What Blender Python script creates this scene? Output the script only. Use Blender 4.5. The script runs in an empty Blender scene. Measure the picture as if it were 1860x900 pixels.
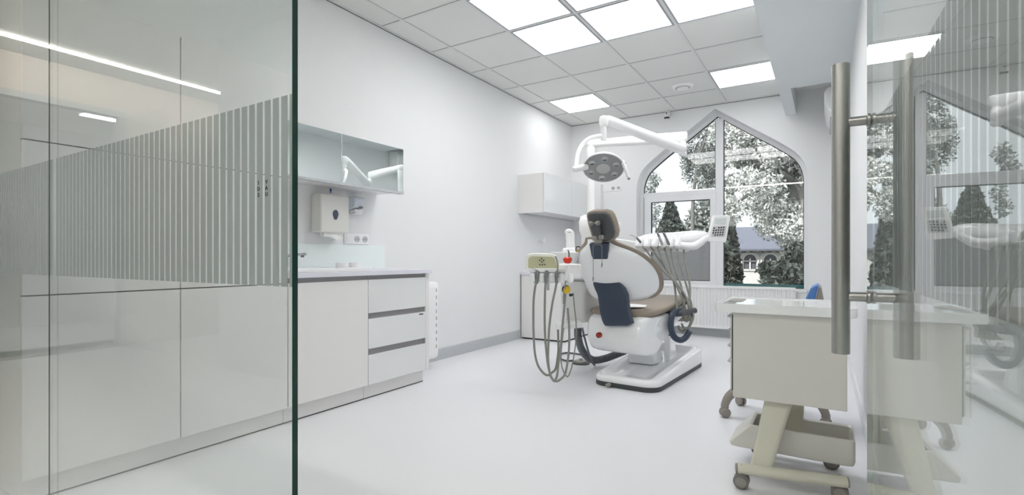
import bpy, bmesh, math, random
from mathutils import Vector, Matrix

# ------------------------------------------------------------------ camera, world, light
PI = math.pi
YAW, F, HY, EYE = 0.5544, 921.5, 469.4, 0.94
CS, SN = math.cos(YAW), math.sin(YAW)
scene = bpy.context.scene
C = scene.collection
cam_data = bpy.data.cameras.new('camera')
cam_data.sensor_width = 36.0
cam_data.lens = F / 1860 * 36.0
cam_data.shift_y = (HY - 450) / 1860
cam_data.clip_start = 0.02
cam_data.clip_end = 300
cam = bpy.data.objects.new('camera', cam_data)
cam.location = (0, 0, EYE)
cam.rotation_euler = (PI / 2, 0, YAW)
C.objects.link(cam)
scene.camera = cam
scene.view_settings.view_transform = 'Standard'
scene.view_settings.look = 'None'
scene.view_settings.gamma = 1.0
scene.view_settings.use_curve_mapping = False
scene.view_settings.exposure = 0.68
scene.cycles.max_bounces = 14
scene.cycles.diffuse_bounces = 8
scene.cycles.glossy_bounces = 6
scene.cycles.transparent_max_bounces = 32
scene.cycles.use_denoising = True
scene.cycles.caustics_reflective = False
scene.cycles.caustics_refractive = False

LAMP = 4.2          # ceiling panels
LOBBY_LAMP = 24.0    # lobby line light and the added corridor fill light
SUN = 4.6

w = bpy.data.worlds.new('sky')
scene.world = w
w.use_nodes = True
nt = w.node_tree
bg = nt.nodes['Background']
tc = nt.nodes.new('ShaderNodeTexCoord')
nz = nt.nodes.new('ShaderNodeTexNoise')
nz.inputs['Scale'].default_value = 2.2
nz.inputs['Detail'].default_value = 5
rp = nt.nodes.new('ShaderNodeValToRGB')
rp.color_ramp.elements[0].position = 0.35
rp.color_ramp.elements[0].color = (0.80, 0.88, 0.93, 1)
rp.color_ramp.elements[1].position = 0.6
rp.color_ramp.elements[1].color = (0.95, 0.97, 0.98, 1)
nt.links.new(tc.outputs['Generated'], nz.inputs['Vector'])
nt.links.new(nz.outputs['Fac'], rp.inputs['Fac'])
nt.links.new(rp.outputs['Color'], bg.inputs['Color'])
bg.inputs['Strength'].default_value = 1.0

sun_d = bpy.data.lights.new('sun', 'SUN')
sun_d.energy = SUN
sun_d.angle = 0.02
sun_d.color = (1, 0.98, 0.95)
sun = bpy.data.objects.new('sun', sun_d)
sun.rotation_euler = (math.radians(48), 0, math.radians(-25))
C.objects.link(sun)

# ------------------------------------------------------------------ materials
def lin(c):
    return tuple((x / 255 / 12.92) if x / 255 <= 0.04045 else ((x / 255 + 0.055) / 1.055) ** 2.4 for x in c)

def mat(name, rgb, rough=0.5, metal=0.0, spec=0.5, noise=0.0, nscale=30, bump=0.0, coat=0.0, emit=None, estr=0.0):
    m = bpy.data.materials.new(name)
    m.use_nodes = True
    t = m.node_tree
    b = t.nodes['Principled BSDF']
    col = lin(rgb)
    b.inputs['Base Color'].default_value = (*col, 1)
    b.inputs['Roughness'].default_value = rough
    b.inputs['Metallic'].default_value = metal
    b.inputs['Specular IOR Level'].default_value = spec
    b.inputs['Coat Weight'].default_value = coat
    b.inputs['Coat Roughness'].default_value = 0.05
    if noise or bump:
        tcn = t.nodes.new('ShaderNodeTexCoord')
        n = t.nodes.new('ShaderNodeTexNoise')
        n.inputs['Scale'].default_value = nscale
        n.inputs['Detail'].default_value = 4
        t.links.new(tcn.outputs['Object'], n.inputs['Vector'])
        if noise:
            mx = t.nodes.new('ShaderNodeMix')
            mx.data_type = 'RGBA'
            mx.inputs['A'].default_value = (*[max(0, x * (1 - noise)) for x in col], 1)
            mx.inputs['B'].default_value = (*[min(1, x * (1 + noise)) for x in col], 1)
            t.links.new(n.outputs['Fac'], mx.inputs['Factor'])
            t.links.new(mx.outputs['Result'], b.inputs['Base Color'])
        if bump:
            bp = t.nodes.new('ShaderNodeBump')
            bp.inputs['Strength'].default_value = bump
            bp.inputs['Distance'].default_value = 0.002
            t.links.new(n.outputs['Fac'], bp.inputs['Height'])
            t.links.new(bp.outputs['Normal'], b.inputs['Normal'])
    if emit:
        b.inputs['Emission Color'].default_value = (*emit, 1)
        b.inputs['Emission Strength'].default_value = estr
    return m

def glass_mat(name, tint, refl=1.0):
    """clear sheet: true Fresnel reflection over straight transmission"""
    m = bpy.data.materials.new(name)
    m.use_nodes = True
    t = m.node_tree
    for n in list(t.nodes):
        if n.type != 'OUTPUT_MATERIAL':
            t.nodes.remove(n)
    out = [n for n in t.nodes if n.type == 'OUTPUT_MATERIAL'][0]
    geo = t.nodes.new('ShaderNodeNewGeometry')
    ma = t.nodes.new('ShaderNodeMath'); ma.operation = 'MULTIPLY_ADD'
    ma.inputs[1].default_value = 1 / 1.5 - 1.5
    ma.inputs[2].default_value = 1.5
    t.links.new(geo.outputs['Backfacing'], ma.inputs[0])
    fr = t.nodes.new('ShaderNodeFresnel')
    t.links.new(ma.outputs[0], fr.inputs['IOR'])
    m2 = t.nodes.new('ShaderNodeMath'); m2.operation = 'MULTIPLY'
    m2.inputs[1].default_value = refl
    t.links.new(fr.outputs[0], m2.inputs[0])
    tr = t.nodes.new('ShaderNodeBsdfTransparent')
    tr.inputs['Color'].default_value = (*tint, 1)
    gl = t.nodes.new('ShaderNodeBsdfGlossy')
    gl.inputs['Roughness'].default_value = 0.0
    gl.inputs['Color'].default_value = (1, 1, 1, 1)
    mx = t.nodes.new('ShaderNodeMixShader')
    t.links.new(m2.outputs[0], mx.inputs['Fac'])
    t.links.new(tr.outputs[0], mx.inputs[1])
    t.links.new(gl.outputs[0], mx.inputs[2])
    t.links.new(mx.outputs[0], out.inputs['Surface'])
    return m

def frost_mat(name):
    m = bpy.data.materials.new(name)
    m.use_nodes = True
    t = m.node_tree
    for n in list(t.nodes):
        if n.type != 'OUTPUT_MATERIAL':
            t.nodes.remove(n)
    out = [n for n in t.nodes if n.type == 'OUTPUT_MATERIAL'][0]
    d = t.nodes.new('ShaderNodeBsdfDiffuse'); d.inputs['Color'].default_value = (0.42, 0.44, 0.435, 1)
    l = t.nodes.new('ShaderNodeBsdfTranslucent'); l.inputs['Color'].default_value = (0.62, 0.64, 0.635, 1)
    tr = t.nodes.new('ShaderNodeBsdfTransparent'); tr.inputs['Color'].default_value = (0.85, 0.88, 0.87, 1)
    a = t.nodes.new('ShaderNodeMixShader'); a.inputs['Fac'].default_value = 0.5
    b = t.nodes.new('ShaderNodeMixShader'); b.inputs['Fac'].default_value = 0.22
    t.links.new(d.outputs[0], a.inputs[1]); t.links.new(l.outputs[0], a.inputs[2])
    t.links.new(a.outputs[0], b.inputs[1]); t.links.new(tr.outputs[0], b.inputs[2])
    t.links.new(b.outputs[0], out.inputs['Surface'])
    return m

M_wall = mat('wall_paint', (229, 230, 230), 0.65, noise=0.01, nscale=8, bump=0.05)
M_ceil = mat('ceiling_tile', (226, 227, 224), 0.85, noise=0.03, nscale=260, bump=0.1)
M_grid = mat('grid_bar', (192, 194, 196), 0.5)
M_bar = mat('ceiling_bar', (218, 220, 219), 0.5)
M_lframe = mat('light_frame', (168, 170, 175), 0.5)
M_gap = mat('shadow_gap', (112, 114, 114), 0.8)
M_soffit = mat('soffit_paint', (220, 224, 226), 0.6)
M_floor = mat('vinyl_floor', (230, 230, 233), 0.38, noise=0.035, nscale=240, spec=0.35)
M_skirt = mat('skirting_vinyl', (186, 189, 192), 0.5)
M_cab = mat('cabinet_lacquer', (230, 228, 227), 0.28, noise=0.004)
M_cabgloss = mat('gloss_front', (228, 229, 229), 0.12, coat=0.3)
M_counter = mat('countertop', (222, 221, 230), 0.3)
M_alu = mat('groove_aluminium', (150, 148, 150), 0.4, metal=0.4)
M_mirror = mat('mirror', (225, 232, 230), 0.01, metal=1.0)
M_dark = mat('dark_line', (45, 48, 48), 0.6)
M_white = mat('white_plastic', (238, 238, 238), 0.3, noise=0.004)
M_gwhite = mat('gloss_white_shell', (238, 239, 240), 0.12, coat=0.5)
M_lwhite = mat('lamp_white', (240, 240, 240), 0.3)
M_frame = mat('window_frame_pvc', (226, 227, 229), 0.35)
M_gasket = mat('gasket', (25, 26, 27), 0.7)
M_steel = mat('brushed_steel', (172, 171, 168), 0.36, metal=1.0, noise=0.08, nscale=60)
M_chrome = mat('chrome', (200, 200, 202), 0.12, metal=1.0)
M_taupe = mat('taupe_upholstery', (150, 138, 124), 0.45, noise=0.03, nscale=50)
M_blue = mat('navy_plastic', (50, 62, 80), 0.4)
M_dgrey = mat('dark_grey_plastic', (74, 76, 80), 0.4)
M_trim = mat('base_rubber', (62, 66, 66), 0.5)
M_hose = mat('grey_hose', (140, 140, 134), 0.45)
M_hosed = mat('slate_hose', (104, 110, 116), 0.45)
M_grey = mat('mid_grey', (124, 125, 127), 0.45)
M_lampface = mat('lamp_face', (146, 148, 150), 0.4)
M_lens = mat('lamp_lens', (190, 192, 192), 0.2)
M_olive = mat('olive_panel', (188, 186, 152), 0.4)
M_red = mat('red_gloss', (222, 52, 30), 0.2)
M_yellow = mat('yellow_plastic', (222, 184, 20), 0.35)
M_amber = mat('amber_button', (150, 50, 28), 0.25)
M_black = mat('black_plastic', (20, 20, 22), 0.4)
M_cart = mat('cart_enamel', (212, 210, 204), 0.35, noise=0.006)
M_cartl = mat('cart_legs', (208, 206, 190), 0.3)
M_cast = mat('caster_grey', (142, 138, 132), 0.45)
M_stool = mat('stool_beige', (150, 143, 135), 0.4)
M_bluepad = mat('blue_pad', (78, 124, 190), 0.4)
M_paper = mat('paper', (240, 240, 238), 0.8)
M_rad = mat('radiator_enamel', (232, 232, 232), 0.35)
M_disp = mat('dispenser_plastic', (222, 221, 216), 0.35)
M_smoke = mat('smoke_window', (72, 80, 98), 0.15)
M_clearblue = mat('soap_plastic', (216, 223, 233), 0.15)
M_splash = mat('glass_backsplash', (235, 243, 241), 0.12)
M_cap = mat('glass_cut_edge', (26, 58, 52), 0.15, noise=0.2, nscale=5)
M_lobby = mat('lobby_wall_paint', (216, 205, 197), 0.7)
M_lobbyw = mat('lobby_white_paint', (214, 217, 216), 0.7)
M_lcd = mat('display', (205, 212, 210), 0.2)
M_glass = glass_mat('partition_glass', (0.955, 0.975, 0.967))
M_pane = glass_mat('window_glass', (0.965, 0.97, 0.97), 0.8)
M_frost = frost_mat('frosted_film')
M_panel = mat('led_diffuser', (255, 255, 255), 0.5, emit=(0.985, 0.985, 1.0), estr=LAMP)
M_line = mat('led_line', (255, 250, 240), 0.5, emit=(1.0, 0.94, 0.87), estr=LOBBY_LAMP * 0.8)
M_fill = mat('corridor_fill_light', (255, 250, 240), 0.5, emit=(1.0, 0.95, 0.88), estr=LOBBY_LAMP)  # emission of the added corridor fill light

# ------------------------------------------------------------------ helpers
WM = {}

def xf(loc=(0, 0, 0), rz=0.0):
    return Matrix.Translation(Vector(loc)) @ Matrix.Rotation(rz, 4, 'Z')

def thing(name, label, cat, loc=(0, 0, 0), rz=0.0, group=None):
    o = bpy.data.objects.new(name, None)
    C.objects.link(o)
    o.empty_display_size = 0.1
    o.location = loc
    o.rotation_euler = (0, 0, rz)
    o['label'] = label
    o['category'] = cat
    if group:
        o['group'] = group
    WM[o] = xf(loc, rz)
    return o

def finish(bm, name, m, parent=None, smooth=True, bevel=0.0, bseg=2, local=False, sub=0, kind=None, angle=35, label=None):
    me = bpy.data.meshes.new(name)
    bmesh.ops.recalc_face_normals(bm, faces=bm.faces)
    if parent is not None and not local:
        inv = WM[parent].inverted()
        bmesh.ops.transform(bm, matrix=inv, verts=bm.verts)
    bm.to_mesh(me)
    bm.free()
    mats = m if isinstance(m, (list, tuple)) else [m]
    for x in mats:
        me.materials.append(x)
    o = bpy.data.objects.new(name, me)
    C.objects.link(o)
    if parent is not None:
        o.parent = parent
        WM[o] = WM[parent].copy()
    else:
        WM[o] = Matrix.Identity(4)
    if smooth:
        for p in me.polygons:
            p.use_smooth = True
        me.set_sharp_from_angle(angle=math.radians(angle))
    if bevel:
        b = o.modifiers.new('bevel', 'BEVEL')
        b.width = bevel
        b.segments = bseg
        b.limit_method = 'ANGLE'
        b.angle_limit = math.radians(40)
        b.harden_normals = False
    if sub:
        s = o.modifiers.new('sub', 'SUBSURF')
        s.levels = sub
        s.render_levels = sub
    if kind:
        o['kind'] = kind
    if label:
        o['label'] = label
    return o

def top(o, label, cat, group=None, kind=None):
    o['label'] = label
    o['category'] = cat
    if group:
        o['group'] = group
    if kind:
        o['kind'] = kind
    return o

def rebase(o):
    """give a single-mesh thing an origin at its base centre"""
    me = o.data
    xs = [v.co for v in me.vertices]
    c = Vector(((min(v.x for v in xs) + max(v.x for v in xs)) / 2, (min(v.y for v in xs) + max(v.y for v in xs)) / 2, min(v.z for v in xs)))
    me.transform(Matrix.Translation(-c))
    o.location = c
    return o

def box(bm, x0, x1, y0, y1, z0, z1, mtx=None):
    vs = [bm.verts.new((x, y, z)) for x in (x0, x1) for y in (y0, y1) for z in (z0, z1)]
    if mtx is not None:
        for v in vs:
            v.co = mtx @ v.co
    for f in ((0, 1, 3, 2), (4, 6, 7, 5), (0, 4, 5, 1), (2, 3, 7, 6), (0, 2, 6, 4), (1, 5, 7, 3)):
        bm.faces.new([vs[i] for i in f])
    return bm

def B():
    return bmesh.new()

def loft(bm, rings, cap=True, closed=True):
    vr = [[bm.verts.new(Vector(p)) for p in r] for r in rings]
    n = len(vr[0])
    for a, b in zip(vr, vr[1:]):
        for i in range(n if closed else n - 1):
            j = (i + 1) % n
            try:
                bm.faces.new((a[i], a[j], b[j], b[i]))
            except ValueError:
                pass
    if cap:
        bm.faces.new(vr[0][::-1])
        bm.faces.new(vr[-1])
    return bm

def catmull(pts, n=6):
    pts = [Vector(p) for p in pts]
    if len(pts) < 3:
        return pts
    q = [pts[0] * 2 - pts[1]] + pts + [pts[-1] * 2 - pts[-2]]
    out = []
    for i in range(1, len(q) - 2):
        p0, p1, p2, p3 = q[i - 1:i + 3]
        for k in range(n):
            t = k / n
            out.append(0.5 * ((2 * p1) + (p2 - p0) * t + (2 * p0 - 5 * p1 + 4 * p2 - p3) * t * t + (3 * p1 - p0 - 3 * p2 + p3) * t ** 3))
    out.append(pts[-1])
    return out

def tube(bm, pts, r, seg=12, smooth=0, flat=None, up=None):
    """r: number or list; flat=(ry, rz) elliptical section"""
    P = catmull(pts, smooth) if smooth else [Vector(p) for p in pts]
    n = len(P)
    if isinstance(r, (list, tuple)):
        m = len(r) - 1
        R = []
        for i in range(n):
            t = i / (n - 1) * m
            k = min(int(t), m - 1)
            R.append(r[k] + (r[k + 1] - r[k]) * (t - k))
    else:
        R = [r] * n
    T = [(P[min(i + 1, n - 1)] - P[max(i - 1, 0)]).normalized() for i in range(n)]
    u = Vector(up) if up else Vector((0, 0, 1))
    if abs(u.dot(T[0])) > 0.95:
        u = Vector((1, 0, 0))
    u = (u - T[0] * u.dot(T[0])).normalized()
    rings = []
    for i in range(n):
        u = (u - T[i] * u.dot(T[i]))
        u = u.normalized() if u.length > 1e-6 else T[i].orthogonal().normalized()
        v = T[i].cross(u)
        a, b = (R[i], R[i]) if not flat else (flat[0] * R[i], flat[1] * R[i])
        rings.append([P[i] + u * (math.cos(2 * PI * k / seg) * a) + v * (math.sin(2 * PI * k / seg) * b) for k in range(seg)])
    return loft(bm, rings)

def lathe(bm, prof, mtx, seg=32):
    """prof: (r, z) pairs about local z"""
    rings = []
    for r, z in prof:
        r = max(r, 1e-4)
        rings.append([mtx @ Vector((r * math.cos(2 * PI * k / seg), r * math.sin(2 * PI * k / seg), z)) for k in range(seg)])
    return loft(bm, rings)

def prism(bm, pts, vec):
    vec = Vector(vec)
    a = [bm.verts.new(Vector(p)) for p in pts]
    b = [bm.verts.new(Vector(p) + vec) for p in pts]
    n = len(a)
    for i in range(n):
        j = (i + 1) % n
        bm.faces.new((a[i], a[j], b[j], b[i]))
    bm.faces.new(a[::-1])
    bm.faces.new(b)
    return bm

def rrect(w, h, r, n=5):
    out = []
    for cx, cy, a0 in ((w / 2 - r, h / 2 - r, 0), (-w / 2 + r, h / 2 - r, 90), (-w / 2 + r, -h / 2 + r, 180), (w / 2 - r, -h / 2 + r, 270)):
        for k in range(n + 1):
            a = math.radians(a0 + 90 * k / n)
            out.append((cx + r * math.cos(a), cy + r * math.sin(a)))
    return out

def ray(x, y):
    u = (x - 930) / F
    return Vector((u * CS - SN, u * SN + CS, (HY - y) / F))

def W(x, y, d):
    """world point seen at (x, y) of the photograph at depth d"""
    return Vector((0, 0, EYE)) + ray(x, y) * d

def at_y(x, y, Y):
    r = ray(x, y)
    return Vector((0, 0, EYE)) + r * (Y / r.y)

FWD = Vector((-SN, CS, 0))
RGT = Vector((CS, SN, 0))

def struct(bm, name, m, **k):
    return finish(bm, name, m, kind='structure', **k)

def aim(p, d, up=(0, 0, 1)):
    """matrix whose z axis is d at p"""
    d = Vector(d).normalized()
    u = Vector(up)
    if abs(u.dot(d)) > 0.98:
        u = Vector((0, 1, 0))
    x = u.cross(d).normalized()
    y = d.cross(x)
    m = Matrix((x, y, d)).transposed().to_4x4()
    m.translation = Vector(p)
    return m

# ------------------------------------------------------------------ the room shell
XL, XR, YF, YP, ZC = -3.04, 0.18, 6.485, 0.52, 2.80
struct(box(B(), -7.0, 1.5, -4.2, 6.8, -0.12, 0.0), 'floor', M_floor, smooth=False)
struct(box(B(), XL, XR, YP, 6.8, ZC, ZC + 0.12), 'ceiling', M_ceil, smooth=False)
struct(box(B(), XL - 0.15, XL, YP, 6.8, 0, ZC + 0.12), 'wall_left', M_wall, smooth=False)
struct(box(B(), XR, XR + 0.15, YP, 6.8, 0, ZC + 0.12), 'wall_right', M_wall, smooth=False)

# pointed window opening, half outline measured outwards from the centre line
WC = -1.138
HALF = [(0, 2.745), (0.368, 2.482), (0.64, 2.293), (0.822, 2.15), (0.90, 2.06), (0.945, 1.96), (0.966, 1.86), (0.968, 1.76)]

def opening(scale_in, zb, n=4):
    hp = catmull([Vector((a, 0, b)) for a, b in HALF[2:]], n)
    hp = [Vector((0, 0, HALF[0][1])), Vector((HALF[1][0], 0, HALF[1][1]))] + hp
    right = []
    for p in hp:
        right.append(Vector((p.x, 0, p.z)))
    # inward offset
    out = []
    for i, p in enumerate(right):
        a = right[max(i - 1, 0)]
        b = right[min(i + 1, len(right) - 1)]
        t = (b - a).normalized()
        nrm = Vector((-t.z, 0, t.x))
        if i == 0:
            t = (right[1] - right[0]).normalized()
            q = Vector((0, 0, p.z - scale_in / max(0.3, t.x)))
        else:
            if nrm.x > 0 or nrm.z > 0.0:
                nrm = -nrm
            q = p + nrm * scale_in
        out.append(q)
    out.append(Vector((out[-1].x, 0, zb)))
    pts = [(WC + q.x, q.z) for q in out] + [(WC - q.x, q.z) for q in reversed(out) if abs(q.x) > 1e-6]
    return pts

def ring_slab(outer, inner, y0, y1, bm=None):
    """slab in the XZ plane between two loops"""
    bm = bm or B()
    t = bmesh.new()
    for loop in (outer, inner):
        vs = [t.verts.new((x, y0, z)) for x, z in loop]
        for i in range(len(vs)):
            t.edges.new((vs[i], vs[(i + 1) % len(vs)]))
    bmesh.ops.triangle_fill(t, use_beauty=True, edges=t.edges[:])
    g = bmesh.ops.extrude_face_region(t, geom=t.faces[:] + t.edges[:] + t.verts[:])
    for v in g['geom']:
        if isinstance(v, bmesh.types.BMVert):
            v.co.y = y1
    me = bpy.data.meshes.new('t')
    t.to_mesh(me)
    t.free()
    bm.from_mesh(me)
    bpy.data.meshes.remove(me)
    return bm

open0 = opening(0.0, 0.56)
wall_rect = [(XL - 0.15, 0), (XR + 0.15, 0), (XR + 0.15, ZC + 0.12), (XL - 0.15, ZC + 0.12)]
struct(ring_slab(wall_rect, open0, YF, YF + 0.24), 'wall_back', M_wall, smooth=True, angle=25)

# grid of the suspended ceiling
T0, L1 = 2.914, -2.8125
bm = B()
for k in range(-3, 6):
    y = T0 + 0.6 * k
    box(bm, XL, -0.39, y - 0.011, y + 0.011, ZC - 0.006, ZC + 0.001)
for k in range(0, 4):
    x = L1 + 0.6 * k
    box(bm, x - 0.011, x + 0.011, YP, YF, ZC - 0.0065, ZC + 0.001)
box(bm, XL, XL + 0.02, YP, YF, ZC - 0.008, ZC)
box(bm, XL, -0.39, YF - 0.02, YF, ZC - 0.008, ZC)
struct(bm, 'trim_1', M_bar, smooth=False)
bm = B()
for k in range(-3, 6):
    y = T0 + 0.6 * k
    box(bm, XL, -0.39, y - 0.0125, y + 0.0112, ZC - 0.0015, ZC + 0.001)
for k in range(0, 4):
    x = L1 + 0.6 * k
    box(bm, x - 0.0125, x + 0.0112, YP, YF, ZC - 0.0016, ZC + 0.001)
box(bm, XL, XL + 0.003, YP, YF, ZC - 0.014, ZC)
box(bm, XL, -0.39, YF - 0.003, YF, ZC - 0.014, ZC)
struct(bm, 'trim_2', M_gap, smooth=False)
# lowered soffit and the beam that runs on to the window wall
bm = B()
prism(bm, [(-0.39, YP, 2.55), (XR, YP, 2.55), (XR, 5.48, 2.55), (-0.285, 5.48, 2.55), (-0.285, YF, 2.55), (-0.39, YF, 2.55)], (0, 0, 0.25))
struct(bm, 'trim_3', M_soffit, smooth=False)
# skirting
struct(prism(B(), [(XL, 2.96, 0), (XL + 0.012, 2.96, 0), (XL + 0.008, 2.96, 0.1), (XL, 2.96, 0.105)], (0, 5.085 - 2.96, 0)), 'baseboard_left', M_skirt, smooth=False)
struct(box(B(), XL, XR, YF - 0.012, YF, 0, 0.1), 'baseboard_back', M_skirt, smooth=False)
struct(box(B(), XR - 0.012, XR, YP, YF, 0, 0.095), 'baseboard_right', M_frame, smooth=False)

# ------------------------------------------------------------------ window
YW = 6.66
g_in = opening(0.045, 0.59)
bm = ring_slab(opening(-0.006, 0.55), g_in, YW, YW + 0.07)
win = struct(bm, 'window_1', M_frame, angle=25)
bm = B()
box(bm, -1.163, -1.07, YW - 0.012, YW + 0.07, 0.57, 2.66)      # mullion
finish(bm, 'mullion', M_frame, win, bevel=0.006)
bm = B()
box(bm, -2.07, -1.16, YW - 0.005, YW + 0.07, 1.745, 1.80)      # transom
finish(bm, 'transom', M_frame, win, bevel=0.005)
bm = ring_slab([(-2.05, 0.575), (-1.155, 0.575), (-1.155, 1.75), (-2.05, 1.75)], [(-1.958, 0.655), (-1.225, 0.655), (-1.225, 1.672), (-1.958, 1.672)], YW - 0.025, YW + 0.05)
sash = finish(bm, 'sash', M_frame, win, bevel=0.006)
bm = ring_slab([(-1.960, 0.653), (-1.223, 0.653), (-1.223, 1.674), (-1.960, 1.674)], [(-1.952, 0.661), (-1.231, 0.661), (-1.231, 1.666), (-1.952, 1.666)], YW - 0.02, YW + 0.02)
finish(bm, 'gasket', M_gasket, sash)
bm = B()
bm2 = [(x, z) for x, z in opening(0.045, 0.59)]
ring_slab(opening(0.043, 0.588), opening(0.051, 0.6), YW + 0.005, YW + 0.03, bm)
box(bm, -1.07, -1.064, YW, YW + 0.03, 0.6, 2.63)
box(bm, -1.169, -1.163, YW, YW + 0.03, 1.8, 2.63)
finish(bm, 'gasket', M_gasket, win)
bm = B()
vs = [bm.verts.new((x, YW + 0.03, z)) for x, z in opening(0.04, 0.58)]
bm.faces.new(vs)
g = bmesh.ops.extrude_face_region(bm, geom=bm.faces[:])
for v in g['geom']:
    if isinstance(v, bmesh.types.BMVert):
        v.co.y += 0.006
finish(bm, 'glass_pane', M_pane, win, smooth=False)
bm = B()
box(bm, -2.10, -0.175, YF - 0.02, YW, 0.555, 0.575)
finish(bm, 'window_sill', M_frame, win, bevel=0.004)
bm = B()
box(bm, -1.168, -1.148, YW - 0.04, YW - 0.02, 1.25, 1.28)
tube(bm, [(-1.185, YW - 0.03, 1.27), (-1.185, YW - 0.065, 1.27), (-1.185, YW - 0.065, 1.17)], 0.008, 8)
finish(bm, 'handle', M_white, sash)

# ------------------------------------------------------------------ glass partition and open door
def glass_sheet(bm, p, q, z0, z1, t):
    """upright sheet from p to q (2D)"""
    p, q = Vector((*p, 0)), Vector((*q, 0))
    d = (q - p).normalized()
    n = Vector((-d.y, d.x, 0)) * t / 2
    prism(bm, [p - n, q - n, q + n, p + n][:4], (0, 0, z1 - z0))
    for v in bm.verts:
        pass
    bmesh.ops.translate(bm, verts=bm.verts, vec=(0, 0, z0))
    return bm

def cut_edge(p, n, z0, z1, t, w=0.0008):
    bm = B()
    d = Vector((*n, 0)).normalized()
    s = Vector((-d.y, d.x, 0)) * t / 2
    p = Vector((*p, z0))
    prism(bm, [p - s, p + s, p + s + d * w, p - s + d * w], (0, 0, z1 - z0))
    return bm

GT = 0.010
ZB0, ZB1 = 0.892, 1.214
top_z = 2.74
part_panels = [(-0.741, -1.8135, 'glass partition panel with frosted stripes, nearest the doorway, showing a dark green cut edge'),
               (-1.8165, -3.03, 'glass partition panel with frosted stripes, beyond the thin dark joint')]
for a, b, lab in part_panels:
    t = thing('glass_partition', lab, 'glass partition', ((a + b) / 2, YP, 0))
    finish(glass_sheet(B(), (b, YP), (a, YP), 0.004, top_z, GT), 'glass_panel', M_glass, t, smooth=False)
    bm = B()
    k = 0
    x = -0.765 + 0.0235 - 0.0032
    while x - 0.0171 > b:
        x0, x1 = x - 0.0171, x
        if x1 < a - 0.0001 and x0 > b:
            box(bm, x0, x1, YP + GT / 2, YP + GT / 2 + 0.0006, ZB0, ZB1)
        elif x0 < a < x1 + 0.02 and x0 > b:
            box(bm, x0, min(x1, a - 0.001), YP + GT / 2, YP + GT / 2 + 0.0006, ZB0, ZB1)
        x -= 0.0235
    finish(bm, 'frosted_stripes', M_frost, t, smooth=False)
    if a > -1:
        finish(cut_edge((a, YP), (1, 0), 0.004, top_z, GT), 'cut_edge', M_cap, t, smooth=False)
        finish(box(B(), b - 0.003, b, YP - GT / 2, YP - GT / 2 + 0.002, 0.004, top_z), 'silicone_joint', M_dark, t, smooth=False)
    if a > -1:
        for xx, txt in ((-0.836, 'IDS'), (-0.813, 'VAU')):
            for i, ch in enumerate(txt):
                cu = bpy.data.curves.new('lettering', 'FONT')
                cu.body = ch
                cu.size = 0.0095
                cu.extrude = 0.0002
                cu.offset = 0.0003
                cu.align_x = 'CENTER'
                o = bpy.data.objects.new('lettering', cu)
                cu.materials.append(M_black)
                C.objects.link(o)
                o.parent = t
                o.location = Vector((xx + 0.0025, YP - GT / 2 - 0.0006, 1.067 - i * 0.0105)) - Vector(t.location)
                o.rotation_euler = (PI / 2, 0, 0)
struct(box(B(), XL, 0.3, YP - 0.03, YP + 0.03, top_z, ZC + 0.1), 'trim_4', M_lobbyw, smooth=False)

# door leaf, swung open into the room
def dX(y):
    return 0.133 - 0.04 * y
dY0, dY1 = 0.43, 1.33
dn = Vector((1, 0.04, 0)).normalized()
dt = Vector((-0.04, 1, 0)).normalized()
door = bpy.data.objects.new('door_1', None)
C.objects.link(door)
door.location = (dX(YP), YP, 0)
door['kind'] = 'structure'
WM[door] = xf((dX(YP), YP, 0))
finish(glass_sheet(B(), (dX(dY0), dY0), (dX(dY1), dY1), 0.008, top_z - 0.02, GT), 'glass_leaf', M_glass, door, smooth=False)
bm = B()
y = 1.197 + 0.1
while y > dY0 + 0.03:
    p0 = Vector((dX(y), y, 0)) + dn * (GT / 2)
    p1 = Vector((dX(y - 0.0171), y - 0.0171, 0)) + dn * (GT / 2)
    prism(bm, [p0 + Vector((0, 0, ZB0)), p1 + Vector((0, 0, ZB0)), p1 + dn * 0.0006 + Vector((0, 0, ZB0)), p0 + dn * 0.0006 + Vector((0, 0, ZB0))], (0, 0, ZB1 - ZB0))
    y -= 0.0235
finish(bm, 'frosted_stripes', M_frost, door, smooth=False)
finish(cut_edge((dX(dY1), dY1), (-0.04, 1), 0.008, top_z - 0.02, GT), 'cut_edge', M_splash, door, smooth=False)
# pull handle: a bar on each side, two standoffs through the glass
hc = Vector((dX(1.258), 1.258, 0))
hp = door
bm = B()
for sgn in (-1, 1):
    c = hc + dn * (0.057 * sgn)
    tube(bm, [c + Vector((0, 0, 0.742)), c + Vector((0, 0, 0.7425)), c + Vector((0, 0, 1.3415)), c + Vector((0, 0, 1.342))], [0.0155, 0.0165, 0.0165, 0.0155], 28)
for z in (0.861, 1.221):
    tube(bm, [hc - dn * 0.057 + Vector((0, 0, z)), hc + dn * 0.057 + Vector((0, 0, z))], 0.0098, 20)
    for sgn in (-1, 1):
        tube(bm, [hc + dn * sgn * 0.005 + Vector((0, 0, z)), hc + dn * sgn * 0.0075 + Vector((0, 0, z)), hc + dn * sgn * 0.012 + Vector((0, 0, z)), hc + dn * sgn * 0.0135 + Vector((0, 0, z))], [0.0115, 0.0135, 0.0135, 0.0105], 20)
finish(bm, 'door_handle', M_steel, door)
bm = B()
for z in (0.012, 2.60):
    c = Vector((dX(0.52), 0.52, 0))
    prism(bm, [c - dn * 0.014 - dt * 0.05 + Vector((0, 0, z)), c + dn * 0.014 - dt * 0.05 + Vector((0, 0, z)), c + dn * 0.014 + dt * 0.11 + Vector((0, 0, z)), c - dn * 0.014 + dt * 0.11 + Vector((0, 0, z))], (0, 0, 0.05))
finish(bm, 'patch_fitting', M_steel, door, bevel=0.002)

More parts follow.
